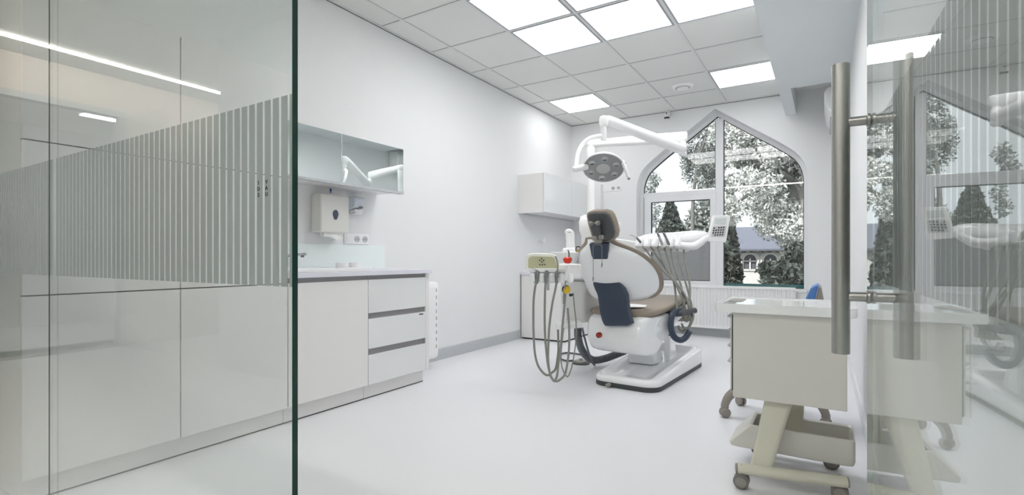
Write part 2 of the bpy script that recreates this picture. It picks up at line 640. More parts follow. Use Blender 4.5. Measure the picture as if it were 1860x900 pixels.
# ------------------------------------------------------------------ lobby behind the camera (seen mirrored in the glass)
ZL = 2.85
struct(box(B(), -7.0, 1.5, -4.2, YP - 0.03, ZL, ZL + 0.1), 'ceiling_lobby', M_lobbyw, smooth=False)
struct(box(B(), -4.28, 1.2, YP - 1.1 - 0.75, YP - 0.031, 2.77, ZL), 'trim_5', M_lobbyw, smooth=False)
struct(box(B(), -4.28, 1.35, -1.49, -1.34, 0, ZL), 'wall_front', M_lobbyw, smooth=False)
struct(box(B(), 1.2, 1.35, -1.34, YP + 0.15, 0, ZL), 'wall_lobby_right', M_lobbyw, smooth=False)
struct(box(B(), XR + 0.0, 1.2, YP - 0.03, YP + 0.12, 0, ZL), 'wall_lobby_corner', M_lobbyw, smooth=False)
struct(box(B(), -7.0, XL, YP - 0.03, YP + 0.12, 0, ZL), 'wall_lobby_back', M_lobby, smooth=False)
struct(box(B(), -4.43, -4.28, -4.2, -1.34, 0, ZL), 'wall_lobby_side', M_lobbyw, smooth=False)
struct(box(B(), -7.0, -4.28, -4.35, -4.2, 0, ZL), 'wall_lobby_end', M_lobby, smooth=False)
bm = ring_slab([(-4.2, 0), (YP, 0), (YP, ZL), (-4.2, ZL)], [(-1.41, 0.001), (0.1, 0.001), (0.1, 2.5), (-1.41, 2.5)], -6.4, -6.55)
for v in bm.verts:
    v.co = Vector((v.co.y, v.co.x, v.co.z))
struct(bm, 'wall_lobby_left', M_lobby, smooth=False)
bm = ring_slab([(-1.41, 0), (0.1, 0), (0.1, 2.5), (-1.41, 2.5)], [(-1.35, 0.001), (0.04, 0.001), (0.04, 2.44), (-1.35, 2.44)], -6.38, -6.5)
for v in bm.verts:
    v.co = Vector((v.co.y, v.co.x, v.co.z))
d2 = struct(bm, 'door_2', M_skirt, smooth=False)
bm = glass_sheet(B(), (-6.3, -1.33), (-5.55, -1.42), 0.01, 2.42, 0.01)
finish(bm, 'glass_leaf', M_glass, d2, smooth=False)
# room beyond that doorway
struct(box(B(), -9.4, -6.55, -3.2, 1.6, -0.12, 0), 'floor_side_room', M_floor, smooth=False)
struct(box(B(), -9.4, -6.55, -3.2, 1.6, ZC, ZC + 0.1), 'ceiling_side_room', M_ceil, smooth=False)
struct(box(B(), -9.5, -9.4, -3.2, 1.6, 0, ZC), 'wall_side_room_left', M_wall, smooth=False)
struct(box(B(), -9.4, -6.55, -3.3, -3.2, 0, ZC), 'wall_side_room_front', M_wall, smooth=False)
struct(box(B(), -9.4, -6.55, 1.6, 1.7, 0, ZC), 'wall_side_room_back', M_wall, smooth=False)
o = finish(box(B(), -8.2, -7.6, -2.2, -1.6, 2.785, 2.799), 'ceiling_light', M_panel, smooth=False)
top(rebase(o), 'square light panel in the ceiling of the room across the lobby', 'ceiling light')
o = finish(box(B(), -5.94, -5.915, -3.4, -0.30, 2.83, 2.849), 'line_light', M_line, smooth=False)
top(rebase(o), 'long thin line of light on the lobby ceiling, mirrored in the glass', 'ceiling light')
o = finish(box(B(), -3.2, 1.0, -0.72, -0.64, 2.752, 2.769), 'line_light', M_fill, smooth=False)  # added lamp, out of view, brightens the cart and glass near the camera
top(rebase(o), 'added unseen fill light across the corridor ceiling in front of the partition', 'ceiling light')
t = thing('air_conditioner', 'white air conditioner high on the wall of the room across the lobby', 'air conditioner', (-9.3, -0.6, 2.1))
finish(box(B(), -9.4, -9.18, -1.0, -0.2, 2.1, 2.38), 'body', M_white, t, bevel=0.04, bseg=3)
finish(box(B(), -9.18, -9.16, -0.95, -0.25, 2.13, 2.16), 'vent', M_grey, t)

# ------------------------------------------------------------------ ceiling fittings
def light_panel(i, j, lab):
    x0, x1 = L1 + 0.6 * i + 0.012, L1 + 0.6 * (i + 1) - 0.012
    if i == 3:
        x1 = -0.392
    y0, y1 = T0 + 0.6 * j + 0.012, T0 + 0.6 * (j + 1) - 0.012
    t = thing('ceiling_light', lab, 'ceiling light', ((x0 + x1) / 2, (y0 + y1) / 2, ZC - 0.01), 0, 'square light panels in the tiled ceiling')
    r = 0.016
    bm = B()
    for a in ((x0, x1, y0, y0 + r), (x0, x1, y1 - r, y1), (x0, x0 + r, y0 + r, y1 - r), (x1 - r, x1, y0 + r, y1 - r)):
        box(bm, *a, ZC - 0.009, ZC - 0.0005)
    finish(bm, 'frame', M_lframe, t, smooth=False)
    finish(box(B(), x0 + r, x1 - r, y0 + r, y1 - r, ZC - 0.006, ZC - 0.001), 'diffuser', M_panel, t, smooth=False)

light_panel(1, 1, 'square light panel in the ceiling, lower left of the block of lights')
light_panel(2, 1, 'square light panel in the ceiling, bottom middle of the block of lights')
light_panel(3, 1, 'square light panel in the ceiling, bottom right of the block, against the soffit')
light_panel(1, 0, 'square light panel in the ceiling, left of the upper row of the block')
light_panel(2, 0, 'square light panel in the ceiling, middle of the upper row')
light_panel(3, 0, 'square light panel in the ceiling, right end of the upper row by the soffit')
light_panel(0, 4, 'square light panel in the ceiling standing alone in the far left corner')
light_panel(3, 4, 'square light panel in the ceiling standing alone beside the far end of the soffit')

t = thing('ceiling_vent', 'round white air vent in a ceiling tile before the window', 'vent', (-1.315, 5.62, ZC - 0.03))
bm = B()
lathe(bm, [(0.112, 0.03), (0.112, 0.022), (0.098, 0.006), (0.075, 0.004), (0.072, 0.02), (0.07, 0.03)], Matrix.Translation((-1.315, 5.62, ZC - 0.03)), 40)
finish(bm, 'ring', M_white, t)
bm = B()
lathe(bm, [(0.064, 0.004), (0.06, -0.004), (0.02, -0.008), (0.0, -0.008)], Matrix.Translation((-1.315, 5.62, ZC - 0.03)), 40)
finish(bm, 'disc', M_white, t)
bm = B()
lathe(bm, [(0.0735, 0.020), (0.0735, 0.0295), (0.0, 0.0295)], Matrix.Translation((-1.315, 5.62, ZC - 0.03)), 40)
finish(bm, 'throat', M_dgrey, t)

t = thing('security_camera', 'small white and black camera high on the wall above the window', 'camera', (-1.694, 6.45, 2.70))
bm = B()
box(bm, -1.725, -1.665, 6.455, 6.483, 2.725, 2.795)
finish(bm, 'bracket', M_white, t, bevel=0.008)
bm = B()
lathe(bm, [(0.0, -0.055), (0.022, -0.05), (0.03, -0.03), (0.032, 0.01), (0.026, 0.028), (0.0, 0.035)], Matrix.Translation((-1.694, 6.43, 2.735)), 20)
finish(bm, 'body', M_white, t)
bm = B()
lathe(bm, [(0.0, 0.0), (0.009, 0.002), (0.009, 0.006), (0.0, 0.008)], aim((-1.694, 6.402, 2.752), (0, -1, 0.0)), 16)
finish(bm, 'lens', M_black, t)
finish(box(B(), -1.722, -1.666, 6.395, 6.43, 2.688, 2.706), 'sensor_strip', M_black, t, bevel=0.003)

t = thing('air_conditioner', 'white wall air conditioner tucked behind the soffit on the right wall', 'air conditioner', (0.08, 6.0, 2.25))
bm = B()
prism(bm, [(XR, 5.60, 2.26), (0.06, 5.60, 2.28), (0.0, 5.60, 2.36), (-0.02, 5.60, 2.50), (0.02, 5.60, 2.56), (XR, 5.60, 2.57)], (0, 0.8, 0))
finish(bm, 'body', M_white, t, bevel=0.02, bseg=3)
bm = B()
box(bm, 0.03, 0.10, 5.63, 6.37, 2.255, 2.27)
finish(bm, 'flap', M_grid, t, bevel=0.003)
# ------------------------------------------------------------------ left run of cabinets
XFR, XPL = -2.57, -2.615
t = thing('tall_cabinet', 'tall white flush cabinet behind the glass partition', 'cabinet', (-2.8, 1.2, 0))
finish(box(B(), XL + 0.004, XFR - 0.022, 0.652, 1.758, 0.10, 1.98), 'body', M_cab, t, smooth=False)
for ya, yb in ((0.652, 1.2015), (1.2055, 1.758)):
    for za, zb in ((0.097, 0.794), (0.799, 1.388), (1.393, 1.98)):
        finish(box(B(), XFR - 0.02, XFR, ya, yb, za, zb), 'door', M_cab, t, bevel=0.0012, bseg=1)
finish(box(B(), XL + 0.02, XPL, 0.66, 1.76, 0.006, 0.10), 'plinth', M_cab, t, smooth=False)
finish(box(B(), XPL - 0.02, XPL + 0.001, 0.66, 1.76, 0.0, 0.006), 'plinth_seal', M_dark, t, smooth=False)
bm = B()
for z in (0.7965, 1.3905):
    box(bm, XFR - 0.021, XFR - 0.012, 0.652, 1.758, z - 0.0025, z + 0.0025)
box(bm, XFR - 0.021, XFR - 0.012, 1.2015, 1.2055, 0.1, 1.98)
finish(bm, 'joint', M_dark, t, smooth=False)

t = thing('base_cabinet', 'white handleless base cabinet door under the sink, beside the drawers', 'cabinet', (-2.8, 2.05, 0))
finish(box(B(), XL, XFR - 0.022, 1.763, 2.347, 0.10, 0.795), 'body', M_cab, t, smooth=False)
finish(box(B(), XFR - 0.02, XFR, 1.764, 2.347, 0.10, 0.797), 'door', M_cab, t, bevel=0.0012, bseg=1)
finish(box(B(), XL, XPL, 1.763, 2.347, 0.006, 0.10), 'plinth', M_cab, t, smooth=False)
finish(box(B(), XPL - 0.02, XPL + 0.001, 1.763, 2.347, 0.0, 0.006), 'plinth_seal', M_dark, t, smooth=False)
finish(box(B(), XFR - 0.02, XFR - 0.012, 1.763, 2.347, 0.797, 0.826), 'grip_groove', M_alu, t, smooth=False)

t = thing('drawer_cabinet', 'white three-drawer base cabinet with grey grip grooves at the end of the counter', 'cabinet', (-2.8, 2.65, 0))
finish(box(B(), XL, XFR - 0.022, 2.351, 2.95, 0.10, 0.795), 'body', M_cab, t, smooth=False)
finish(box(B(), XFR - 0.022, XFR, 2.914, 2.95, 0.10, 0.824), 'end_panel', M_cab, t, smooth=False)
finish(box(B(), XL, XFR - 0.022, 2.93, 2.95, 0.79, 0.824), 'end_panel', M_cab, t, smooth=False)
for za, zb in ((0.575, 0.797), (0.338, 0.537), (0.10, 0.298)):
    finish(box(B(), XFR - 0.02, XFR, 2.351, 2.913, za, zb), 'drawer', M_cabgloss, t, bevel=0.0012, bseg=1)
for za, zb in ((0.797, 0.824), (0.537, 0.575), (0.298, 0.338)):
    finish(box(B(), XFR - 0.021, XFR - 0.013, 2.351, 2.913, za, zb), 'grip_groove', M_alu, t, smooth=False)
finish(box(B(), XL, XPL, 2.351, 2.93, 0.006, 0.10), 'plinth', M_cab, t, smooth=False)
finish(box(B(), XPL - 0.02, XPL + 0.001, 2.351, 2.93, 0.0, 0.006), 'plinth_seal', M_dark, t, smooth=False)
finish(box(B(), XFR, XFR + 0.001, 2.84, 2.885, 0.518, 0.526), 'lock_mark', M_black, t, smooth=False)

o = finish(box(B(), XL, -2.55, 1.762, 2.965, 0.826, 0.856), 'worktop', M_counter, bevel=0.002)
top(rebase(o), 'pale worktop over the white base cabinets by the left wall', 'worktop')
o = finish(box(B(), XL, XL + 0.008, 1.762, 2.945, 0.857, 1.04), 'glass_backsplash', M_splash, bevel=0.001)
top(rebase(o), 'low pale green glass backsplash behind the sink', 'backsplash')
# sink
t = thing('sink', 'white inset sink with a low rim in the worktop', 'sink', (-2.78, 2.15, 0.856))
bm = B()
oc = [(x - 2.78, y + 2.13) for x, y in rrect(0.32, 0.66, 0.05)]
ic = [(x - 2.78, y + 2.13) for x, y in rrect(0.26, 0.56, 0.04)]
rings = [[(x, y, 0.857) for x, y in oc], [(x, y, 0.872) for x, y in oc], [(x, y, 0.876) for x, y in [(px * 0.98 - 0.0556, py * 0.99 + 0.0213) for px, py in oc]],
         [(x, y, 0.874) for x, y in ic], [(x, y, 0.862) for x, y in ic]]
loft(bm, rings)
finish(bm, 'basin', M_white, t)
t = thing('tap', 'chrome tap spout at the sink beside the glass edge', 'tap', (-2.93, 2.0, 0.857))
bm = B()
tube(bm, [(-2.95, 2.0, 0.857), (-2.95, 2.0, 0.965)], 0.02, 16)
tube(bm, [(-2.95, 2.0, 0.955), (-2.78, 2.02, 0.965)], 0.014, 14, flat=(0.7, 1.2))
finish(bm, 'body', M_chrome, t)
bm = B()
tube(bm, [(-2.80, 2.018, 0.958), (-2.80, 2.018, 0.945)], 0.011, 12)
finish(bm, 'nozzle', M_grey, t)
# cups
for (x, y), lab in (((-2.9, 2.41), 'short white cup beside the sink, nearer the sink'), ((-2.9, 2.52), 'short white cup on the worktop, the right one of two')):
    bm = B()
    lathe(bm, [(0.0, 0.0), (0.036, 0.0), (0.042, 0.003), (0.044, 0.05), (0.042, 0.052), (0.040, 0.05), (0.037, 0.006), (0.0, 0.005)], Matrix.Translation((x, y, 0.857)), 28)
    o = finish(bm, 'cup', M_white)
    top(rebase(o), lab, 'cup', 'white cups by the sink')
# mirror cabinet
t = thing('mirror_cabinet', 'long mirrored wall cabinet above the sink', 'cabinet', (-2.9, 2.3, 1.44))
bm = B()
prism(bm, [(XL, 1.765, 1.772), (-2.772, 1.765, 1.772), (-2.772, 1.765, 1.443), (XL, 1.765, 1.443)], (0, 1.10, 0))
finish(bm, 'body', M_cab, t, smooth=False)
for ya, yb in ((1.765, 2.279), (2.287, 2.864)):
    finish(box(B(), -2.77, -2.752, ya, yb, 1.445, 1.772), 'mirror_door', M_mirror, t, smooth=False)
finish(box(B(), -2.770, -2.7515, 2.279, 2.287, 1.445, 1.772), 'door_edge', M_grid, t, smooth=False)
finish(box(B(), -2.79, -2.748, 1.765, 2.866, 1.430, 1.445), 'bottom_rail', M_grid, t, smooth=False)
# towel dispenser
t = thing('towel_dispenser', 'white paper towel dispenser on the wall above the sink', 'dispenser', (-2.98, 2.38, 1.11))
finish(box(B(), XL, -2.93, 2.255, 2.50, 1.118, 1.385), 'cover', M_disp, t, bevel=0.012, bseg=3)
bm = B()
prism(bm, [(-2.925, 2.377 + 0.022 * math.sin(a) * (1 if math.cos(a) > -.2 else .8), 1.245 - 0.035 * -math.cos(a)) for a in [2 * PI * k / 20 for k in range(20)]], (-0.006, 0, 0))
finish(bm, 'sight_window', M_smoke, t, label='dark grey oval level window')
bm = B()
prism(bm, [(-3.0, 2.30, 1.122), (-2.95, 2.30, 1.122), (-2.955, 2.30, 1.09), (-2.99, 2.30, 1.09)], (0, 0.16, 0))
prism(bm, [(-2.98, 2.34, 1.10), (-2.95, 2.34, 1.10), (-2.95, 2.40, 1.07), (-2.98, 2.40, 1.07)], (0, 0.06, 0.01))
finish(bm, 'paper_towel', M_paper, t)
o = finish(prism(B(), [(XL + 0.001, 2.421 + 0.014 * math.sin(a), 1.428 + 0.017 * math.cos(a)) for a in [2 * PI * k / 16 for k in range(16)]], (0.001, 0, 0)), 'wall_sticker', mat('sticker_blue', (196, 214, 240), 0.5))
top(rebase(o), 'tiny round sticker with a dark blue figure above the towel dispenser', 'sticker')
bm = B()
prism(bm, [(XL + 0.0025, 2.421 + a, 1.428 + b) for a, b in [(-0.003, -0.018), (0.004, -0.018), (0.004, -0.004), (0.008, 0.003), (0.005, 0.012), (0, 0.015), (-0.005, 0.012), (-0.008, 0.003), (-0.003, -0.004)]], (0.001, 0, 0))
fo = finish(bm, 'figure', mat('sticker_navy', (24, 44, 110), 0.5))
fo.parent = o
fo.location = -o.location
# soap dispenser
t = thing('soap_dispenser', 'translucent bluish soap dispenser beside the towel dispenser', 'dispenser', (-3.0, 2.63, 1.27))
bm = B()
prism(bm, [(XL, 2.575, 1.30), (-2.96, 2.575, 1.32), (-2.955, 2.575, 1.385), (-2.98, 2.575, 1.40), (XL, 2.575, 1.40)], (0, 0.10, 0))
finish(bm, 'bottle', M_clearblue, t, bevel=0.012, bseg=3)
bm = B()
box(bm, XL, -2.97, 2.59, 2.66, 1.265, 1.305)
finish(bm, 'pump', M_white, t, bevel=0.006)
finish(tube(B(), [(-2.98, 2.625, 1.32), (-2.935, 2.625, 1.318)], 0.009, 10), 'spout', M_cast, t)
# sockets
def socket_plate(name, lab, x, y0, z0, units, plane='x', h=0.08, wdt=0.078):
    t = thing(name, lab, 'socket', (x, y0, z0))
    n = len(units)
    if plane == 'x':
        finish(box(B(), x, x + 0.009, y0, y0 + wdt * n, z0, z0 + h), 'plate', M_white, t, bevel=0.003)
    else:
        finish(box(B(), y0, y0 + wdt * n, x - 0.009, x, z0, z0 + h), 'plate', M_white, t, bevel=0.003)
    for i, u in enumerate(units):
        c = y0 + wdt * (i + 0.5)
        zc = z0 + h / 2
        bm = B()
        if plane == 'x':
            mt = aim((x + 0.009, c, zc), (1, 0, 0))
        else:
            mt = aim((c, x - 0.009, zc), (0, -1, 0))
        if u == 's':
            lathe(bm, [(0.024, 0.0), (0.024, 0.004), (0.020, 0.004), (0.019, 0.001), (0.0, 0.001)], mt, 24)
            so = finish(bm, 'socket', M_grid, t)
            bm = B()
            for s in (-0.008, 0.008):
                lathe(bm, [(0.0035, 0.001), (0.0035, 0.002), (0, 0.0025)], mt @ Matrix.Translation((s, 0, 0)), 8)
            finish(bm, 'hole', M_dark, so)
        else:
            pts = [mt @ Vector((a, b, 0)) for a, b in rrect(0.052, 0.052, 0.004, 2)]
            prism(bm, pts, (mt.to_3x3() @ Vector((0, 0, 0.004))))
            finish(bm, 'switch', M_white, t)
    return t
socket_plate('wall_socket', 'white double socket with a switch on the wall under the towel dispenser', XL, 2.54, 1.045, ['w', 's', 's'])
socket_plate('wall_socket', 'row of white sockets on the far wall behind the lamp', YF, -2.61, 1.835, ['w', 'w', 's', 's'], 'y', wdt=0.076)

# slim device on the wall past the counter
t = thing('air_purifier', 'slim white upright air purifier on the left wall past the drawers', 'appliance', (-2.95, 3.3, 0.1))
bm = B()
sec = [(x - 2.935, y + 3.25) for x, y in rrect(0.19, 0.30, 0.035, 4)]
loft(bm, [[(-2.935 + (x + 2.935) * s, 3.25 + (y - 3.25) * s, z) for x, y in sec] for z, s in ((0.085, 0.9), (0.10, 0.98), (0.13, 1.0), (0.68, 1.0), (0.72, 0.97), (0.735, 0.88))])
finish(bm, 'housing', M_white, t)
for k in range(9):
    z = 0.17 + k * 0.06
    finish(box(B(), -2.8435, -2.838, 3.352, 3.358, z, z + 0.03), 'slot', M_grey, t)
bm = B()
tube(bm, [(-2.90, 3.26, 0.735), (-2.90, 3.26, 0.742)], 0.04, 20)
finish(bm, 'cap', M_white, t)

# ------------------------------------------------------------------ far corner cabinets
t = thing('wall_cabinet', 'white wall cabinet with glossy pale doors in the far left corner', 'cabinet', (-2.87, 5.7, 1.46))
finish(box(B(), XL, -2.712, 5.04, YF - 0.002, 1.46, 1.905), 'body', M_cab, t, smooth=False)
finish(box(B(), -2.710, -2.69, 5.042, 5.76, 1.462, 1.905), 'door', M_cabgloss, t, bevel=0.001, bseg=1)
finish(box(B(), -2.710, -2.69, 5.764, YF - 0.004, 1.462, 1.905), 'door', M_cabgloss, t, bevel=0.001, bseg=1)
finish(box(B(), -3.00, -2.96, 5.10, 6.4, 1.448, 1.459), 'light_strip', M_grid, t, smooth=False)
t = thing('low_cabinet', 'white low cabinet with recessed grips in the far left corner', 'cabinet', (-2.75, 5.7, 0))
finish(box(B(), XL + 0.004, -2.47, 5.10, YF - 0.015, 0.018, 0.745), 'body', M_cab, t, bevel=0.002, bseg=1)
finish(box(B(), XL + 0.03, -2.48, 5.11, YF - 0.02, 0.0, 0.018), 'plinth', M_dark, t, smooth=False)
finish(box(B(), XL + 0.004, XL + 0.009, 5.096, 5.10, 0.03, 0.745), 'edge_gap', M_dark, t, smooth=False)
finish(box(B(), XL + 0.004, -2.45, 5.085, YF - 0.015, 0.746, 0.775), 'top_panel', M_counter, t, bevel=0.002)
bm = B()
lathe(bm, [(0.014, 0.0), (0.014, 0.05), (0.03, 0.06), (0.03, 0.075), (0, 0.078)], aim((XL, 5.55, 1.16), (1, 0, 0)), 16)
o = finish(bm, 'wall_hook', M_white)
top(rebase(o), 'small white knob hook on the left wall under the wall cabinet', 'hook')

# tall white duct by the far wall, behind the lamp post
o = finish(box(B(), -2.70 + 0.0, -2.56, YF - 0.10, YF - 0.001, 0.78, 1.93), 'service_duct', M_wall, bevel=0.002)
top(rebase(o), 'narrow white upright duct box on the far wall behind the lamp post', 'duct')

# radiator
t = thing('radiator', 'white ribbed panel radiator under the pointed window', 'radiator', (-1.1, 6.4, 0.1))
bm = B()
x0, x1 = -1.95, -0.292
n = 44
pts = []
for k in range(n):
    xa = x0 + (x1 - x0) * k / n
    wv = (x1 - x0) / n
    pts += [(xa, 6.375), (xa + wv * 0.45, 6.375), (xa + wv * 0.55, 6.387), (xa + wv * 0.9, 6.387)]
pts += [(x1, 6.375), (x1, 6.42), (x0, 6.42)]
prism(bm, [(x, y, 0.13) for x, y in pts], (0, 0, 0.46))
finish(bm, 'panel', M_rad, t, smooth=False)
bm = B()
box(bm, x0 - 0.004, x1 + 0.004, 6.368, 6.455, 0.585, 0.612)
box(bm, x0 - 0.004, x1 + 0.004, 6.368, 6.40, 0.105, 0.135)
box(bm, x0 - 0.006, x0, 6.368, 6.455, 0.105, 0.60)
box(bm, x1, x1 + 0.006, 6.368, 6.455, 0.105, 0.60)
finish(bm, 'casing', M_rad, t, bevel=0.003)
bm = B()
tube(bm, [(-0.42, 6.41, 0.13), (-0.42, 6.41, 0.07), (-0.42, 6.462, 0.07)], 0.009, 8)
finish(bm, 'pipe', M_white, t)
for xx in (-1.7, -0.6):
    finish(box(B(), xx, xx + 0.04, 6.42, YF - 0.003, 0.2, 0.5), 'bracket', M_white, t)

# ------------------------------------------------------------------ dental chair
CA = math.radians(-10)
CO = Vector((-1.30, 4.10, 0))
CR = Matrix.Rotation(CA, 4, 'Z')
def ch(x, y, z):
    return CO + (CR @ Vector((x, y, z)))
def chd(x, y, z):
    return CR @ Vector((x, y, z))
def onp(x, y, P0, n):
    r = ray(x, y)
    e = Vector((0, 0, EYE))
    return e + r * ((Vector(P0) - e).dot(n) / r.dot(n))

chair = thing('dental_chair', 'white dental chair with taupe upholstery on a white wedge base', 'dental chair', CO, CA)
# base
BM = xf((-1.2, 4.105, 0), math.radians(-4))
def base_ring(i, zf, w=0.50, l=1.20, r=0.11):
    return [BM @ Vector((x, y, 0)) + Vector((0, 0, zf(y))) for x, y in rrect(w - 2 * i, l - 2 * i, max(r - i, 0.02), 6)]
ramp = lambda y: 0.072 + (y + 0.6) * 0.078
loft(bm := B(), [base_ring(0.004, lambda y: 0.0), base_ring(0, lambda y: 0.004), base_ring(0, lambda y: 0.032 + 0.02 * max(0, -(y + 0.45))), base_ring(0.004, lambda y: 0.036)])
finish(bm, 'base_trim', M_trim, chair)
chan = lambda y: ramp(y) - 0.018 - 0.03 * max(0.0, min(1.0, (y + 0.5) / 1.0))
loft(bm := B(), [base_ring(0.002, lambda y: 0.034), base_ring(0.0, lambda y: ramp(y) - 0.022), base_ring(0.006, lambda y: ramp(y) - 0.008), base_ring(0.02, lambda y: ramp(y)),
                 base_ring(0.07, lambda y: ramp(y) + 0.002), base_ring(0.10, chan), base_ring(0.2, chan)])
finish(bm, 'base', M_gwhite, chair, angle=60)
bm = B()
p = BM @ Vector((-0.10, -0.60, 0.02))
tube(bm, [p + Vector((0, 0.02, 0)), p + Vector((0, -0.03, 0)), p + Vector((0, -0.035, 0))], [0.011, 0.013, 0.009], 12, flat=(1, 1.6))
finish(bm, 'foot_switch', M_cast, chair)
bm = B()
for dx, dy in ((0, 0.012), (-0.011, 0.003), (0.011, 0.003), (0, -0.005)):
    c = BM @ Vector((dx, -0.50 + dy, ramp(-0.5) + 0.004))
    tube(bm, [c, c + Vector((0, 0, 0.0012))], 0.0042, 10)
for dx in (-0.026, -0.014, 0, 0.014, 0.026):
    c = BM @ Vector((dx, -0.53, ramp(-0.53) + 0.0035))
    tube(bm, [c, c + Vector((0, 0, 0.0012))], 0.0034, 10)
finish(bm, 'emblem', M_cast, chair)
# column and quarter cover
bm = B()
cc = W(1172, 650, 4.22); cc.z = 0
loft(bm, [[cc + Vector((x, y, 0.09)) for x, y in rrect(0.24, 0.30, 0.05)], [cc + Vector((x, y, 0.15)) for x, y in rrect(0.22, 0.28, 0.05)], [cc + Vector((x, y, 0.30)) for x, y in rrect(0.19, 0.25, 0.05)]])
finish(bm, 'column', M_gwhite, chair)
qc = W(1206, 657, 4.22)
def sector(r, off, th, a0=0, a1=92):
    pts = [qc + Vector((off, 0, 0))] + [qc + Vector((off, r * math.cos(math.radians(a)), r * math.sin(math.radians(a)))) for a in range(a0, a1 + 1, 6)]
    return prism(B(), pts, (th, 0, 0))
finish(sector(0.215, 0.0, 0.05), 'quadrant_cover', M_gwhite, chair, bevel=0.008)
finish(sector(0.225, 0.012, 0.026, 0, 80), 'quadrant_seal', M_trim, chair)
# under-seat shell
bm = B()
prof = [(-0.385, 0.505), (-0.445, 0.47), (-0.475, 0.38), (-0.455, 0.285), (-0.39, 0.225), (-0.29, 0.205), (-0.2, 0.225), (-0.10, 0.32), (0.06, 0.40), (0.25, 0.455), (0.44, 0.52), (0.44, 0.55), (0.2, 0.53), (-0.2, 0.50)]
rings = []
for x, s in ((-0.262, 0.80), (-0.256, 0.92), (-0.235, 0.98), (-0.2, 1.0), (0.2, 1.0), (0.235, 0.98), (0.256, 0.92), (0.262, 0.80)):
    pts = catmull([(x, a, b) for a, b in prof] + [(x, *prof[0])], 3)[:-1]
    rings.append([Vector((x * 0.93 + 0.018, -0.1 + (p.y + 0.1) * s, 0.42 + (p.z - 0.42) * s)) for p in pts])
loft(bm, rings)
shell = finish(bm, 'seat_shell', M_gwhite, chair, local=True, angle=70)
bm = B()
lathe(bm, [(0.0, 0.0), (0.10, 0.0), (0.105, 0.004), (0.098, 0.010), (0.0, 0.010)], Matrix.Translation((0.258, -0.14, 0.40)) @ Matrix.Rotation(PI / 2, 4, 'Y') @ Matrix.Scale(1.25, 4, (0, 1, 0)) @ Matrix.Scale(0.9, 4, (1, 0, 0)), 36)
finish(bm, 'side_panel', M_gwhite, chair, local=True)
bm = B()
c = W(1087, 609.5, 3.80)
lathe(bm, [(0.021, 0.02), (0.021, -0.002), (0.018, -0.008), (0.0, -0.010)], aim(c, chd(0.0, 1, 0.0)), 20)
finish(bm, 'indicator_button', M_amber, chair, label='amber round button')
# seat cushion
def seat_ring(y, w, zc, h, up=0.0):
    out = []
    for k in range(28):
        a = 2 * PI * k / 28
        ca, sa = math.cos(a), math.sin(a)
        x = w * (abs(ca) ** 0.55) * (1 if ca > 0 else -1)
        z = zc + h * (abs(sa) ** 0.7) * (1 if sa > 0 else -1) + up * (x / w) ** 2
        out.append(Vector((x, y, z)))
    return out
bm = B()
loft(bm, [seat_ring(*a) for a in ((-0.405, 0.10, 0.516, 0.012), (-0.395, 0.18, 0.516, 0.028), (-0.36, 0.235, 0.516, 0.036), (-0.25, 0.268, 0.517, 0.038, 0.010), (-0.05, 0.275, 0.528, 0.038, 0.016),
                                  (0.15, 0.27, 0.555, 0.038, 0.018), (0.32, 0.255, 0.584, 0.038, 0.014), (0.42, 0.24, 0.580, 0.038, 0.01), (0.50, 0.225, 0.55, 0.036), (0.58, 0.20, 0.48, 0.036), (0.64, 0.18, 0.40, 0.034), (0.65, 0.12, 0.395, 0.02))])
finish(bm, 'seat_cushion', M_taupe, chair, local=True, angle=70)

# backrest
Yb, Zb, Yt, Zt = -0.355, 0.607, -0.60, 1.06
bu = Vector((0, Yt - Yb, Zt - Zb)); BL = bu.length; bu.normalize()
bn = Vector((0, bu.z, -bu.y))
PR = [(0.0, 0.25), (0.03, 0.305), (0.08, 0.332), (0.16, 0.34), (0.24, 0.325), (0.31, 0.295), (0.375, 0.252), (0.425, 0.20), (0.46, 0.150), (0.495, 0.105), (0.535, 0.085)]
def back_rings(wadd, f0, f1, b0=0.0, b1=0.0, edge=0.0, n=11):
    prf = catmull([Vector((b, w_, 0)) for b, w_ in PR], 3)
    rings = []
    bmin, bmax = prf[0].x, prf[-1].x
    for i, p in enumerate(prf):
        b, wd = p.x, p.y + wadd
        t = (b - bmin) / (bmax - bmin)
        bb = b + (b0 if t < 0.5 else 0) * (1 - t * 2) + (b1 * (t * 2 - 1) if t > 0.5 else 0)
        q = min(1.0, 0.25 + min(t, 1 - t) * 12)
        ring = []
        for k in range(n):
            a = -1 + 2 * k / (n - 1)
            wrap = 0.13 * (a * wd / 0.34) ** 2
            bulge = (1 - a ** 4)
            ring.append(Vector((a * wd - 0.03, Yb, Zb)) + bu * bb + bn * (wrap + f0 * bulge * q + edge))
        for k in range(n):
            a = 1 - 2 * k / (n - 1)
            wrap = 0.13 * (a * wd / 0.34) ** 2
            bulge = (1 - a ** 6)
            ring.append(Vector((a * wd * 0.998 - 0.03, Yb, Zb)) + bu * bb + bn * (wrap + f1 * bulge * q + edge + 0.001))
        rings.append(ring)
    return rings
bm = B()
loft(bm, back_rings(0.0, -0.05, 0.01, n=15))
finish(bm, 'back_shell', mat('back_shell_white', (238, 239, 240), 0.3, spec=0.4), chair, local=True, angle=60)
bm = B()
loft(bm, back_rings(0.026, 0.004, 0.07, -0.016, 0.014, 0.006, n=15))
finish(bm, 'back_cushion', M_taupe, chair, local=True, angle=60, sub=1)
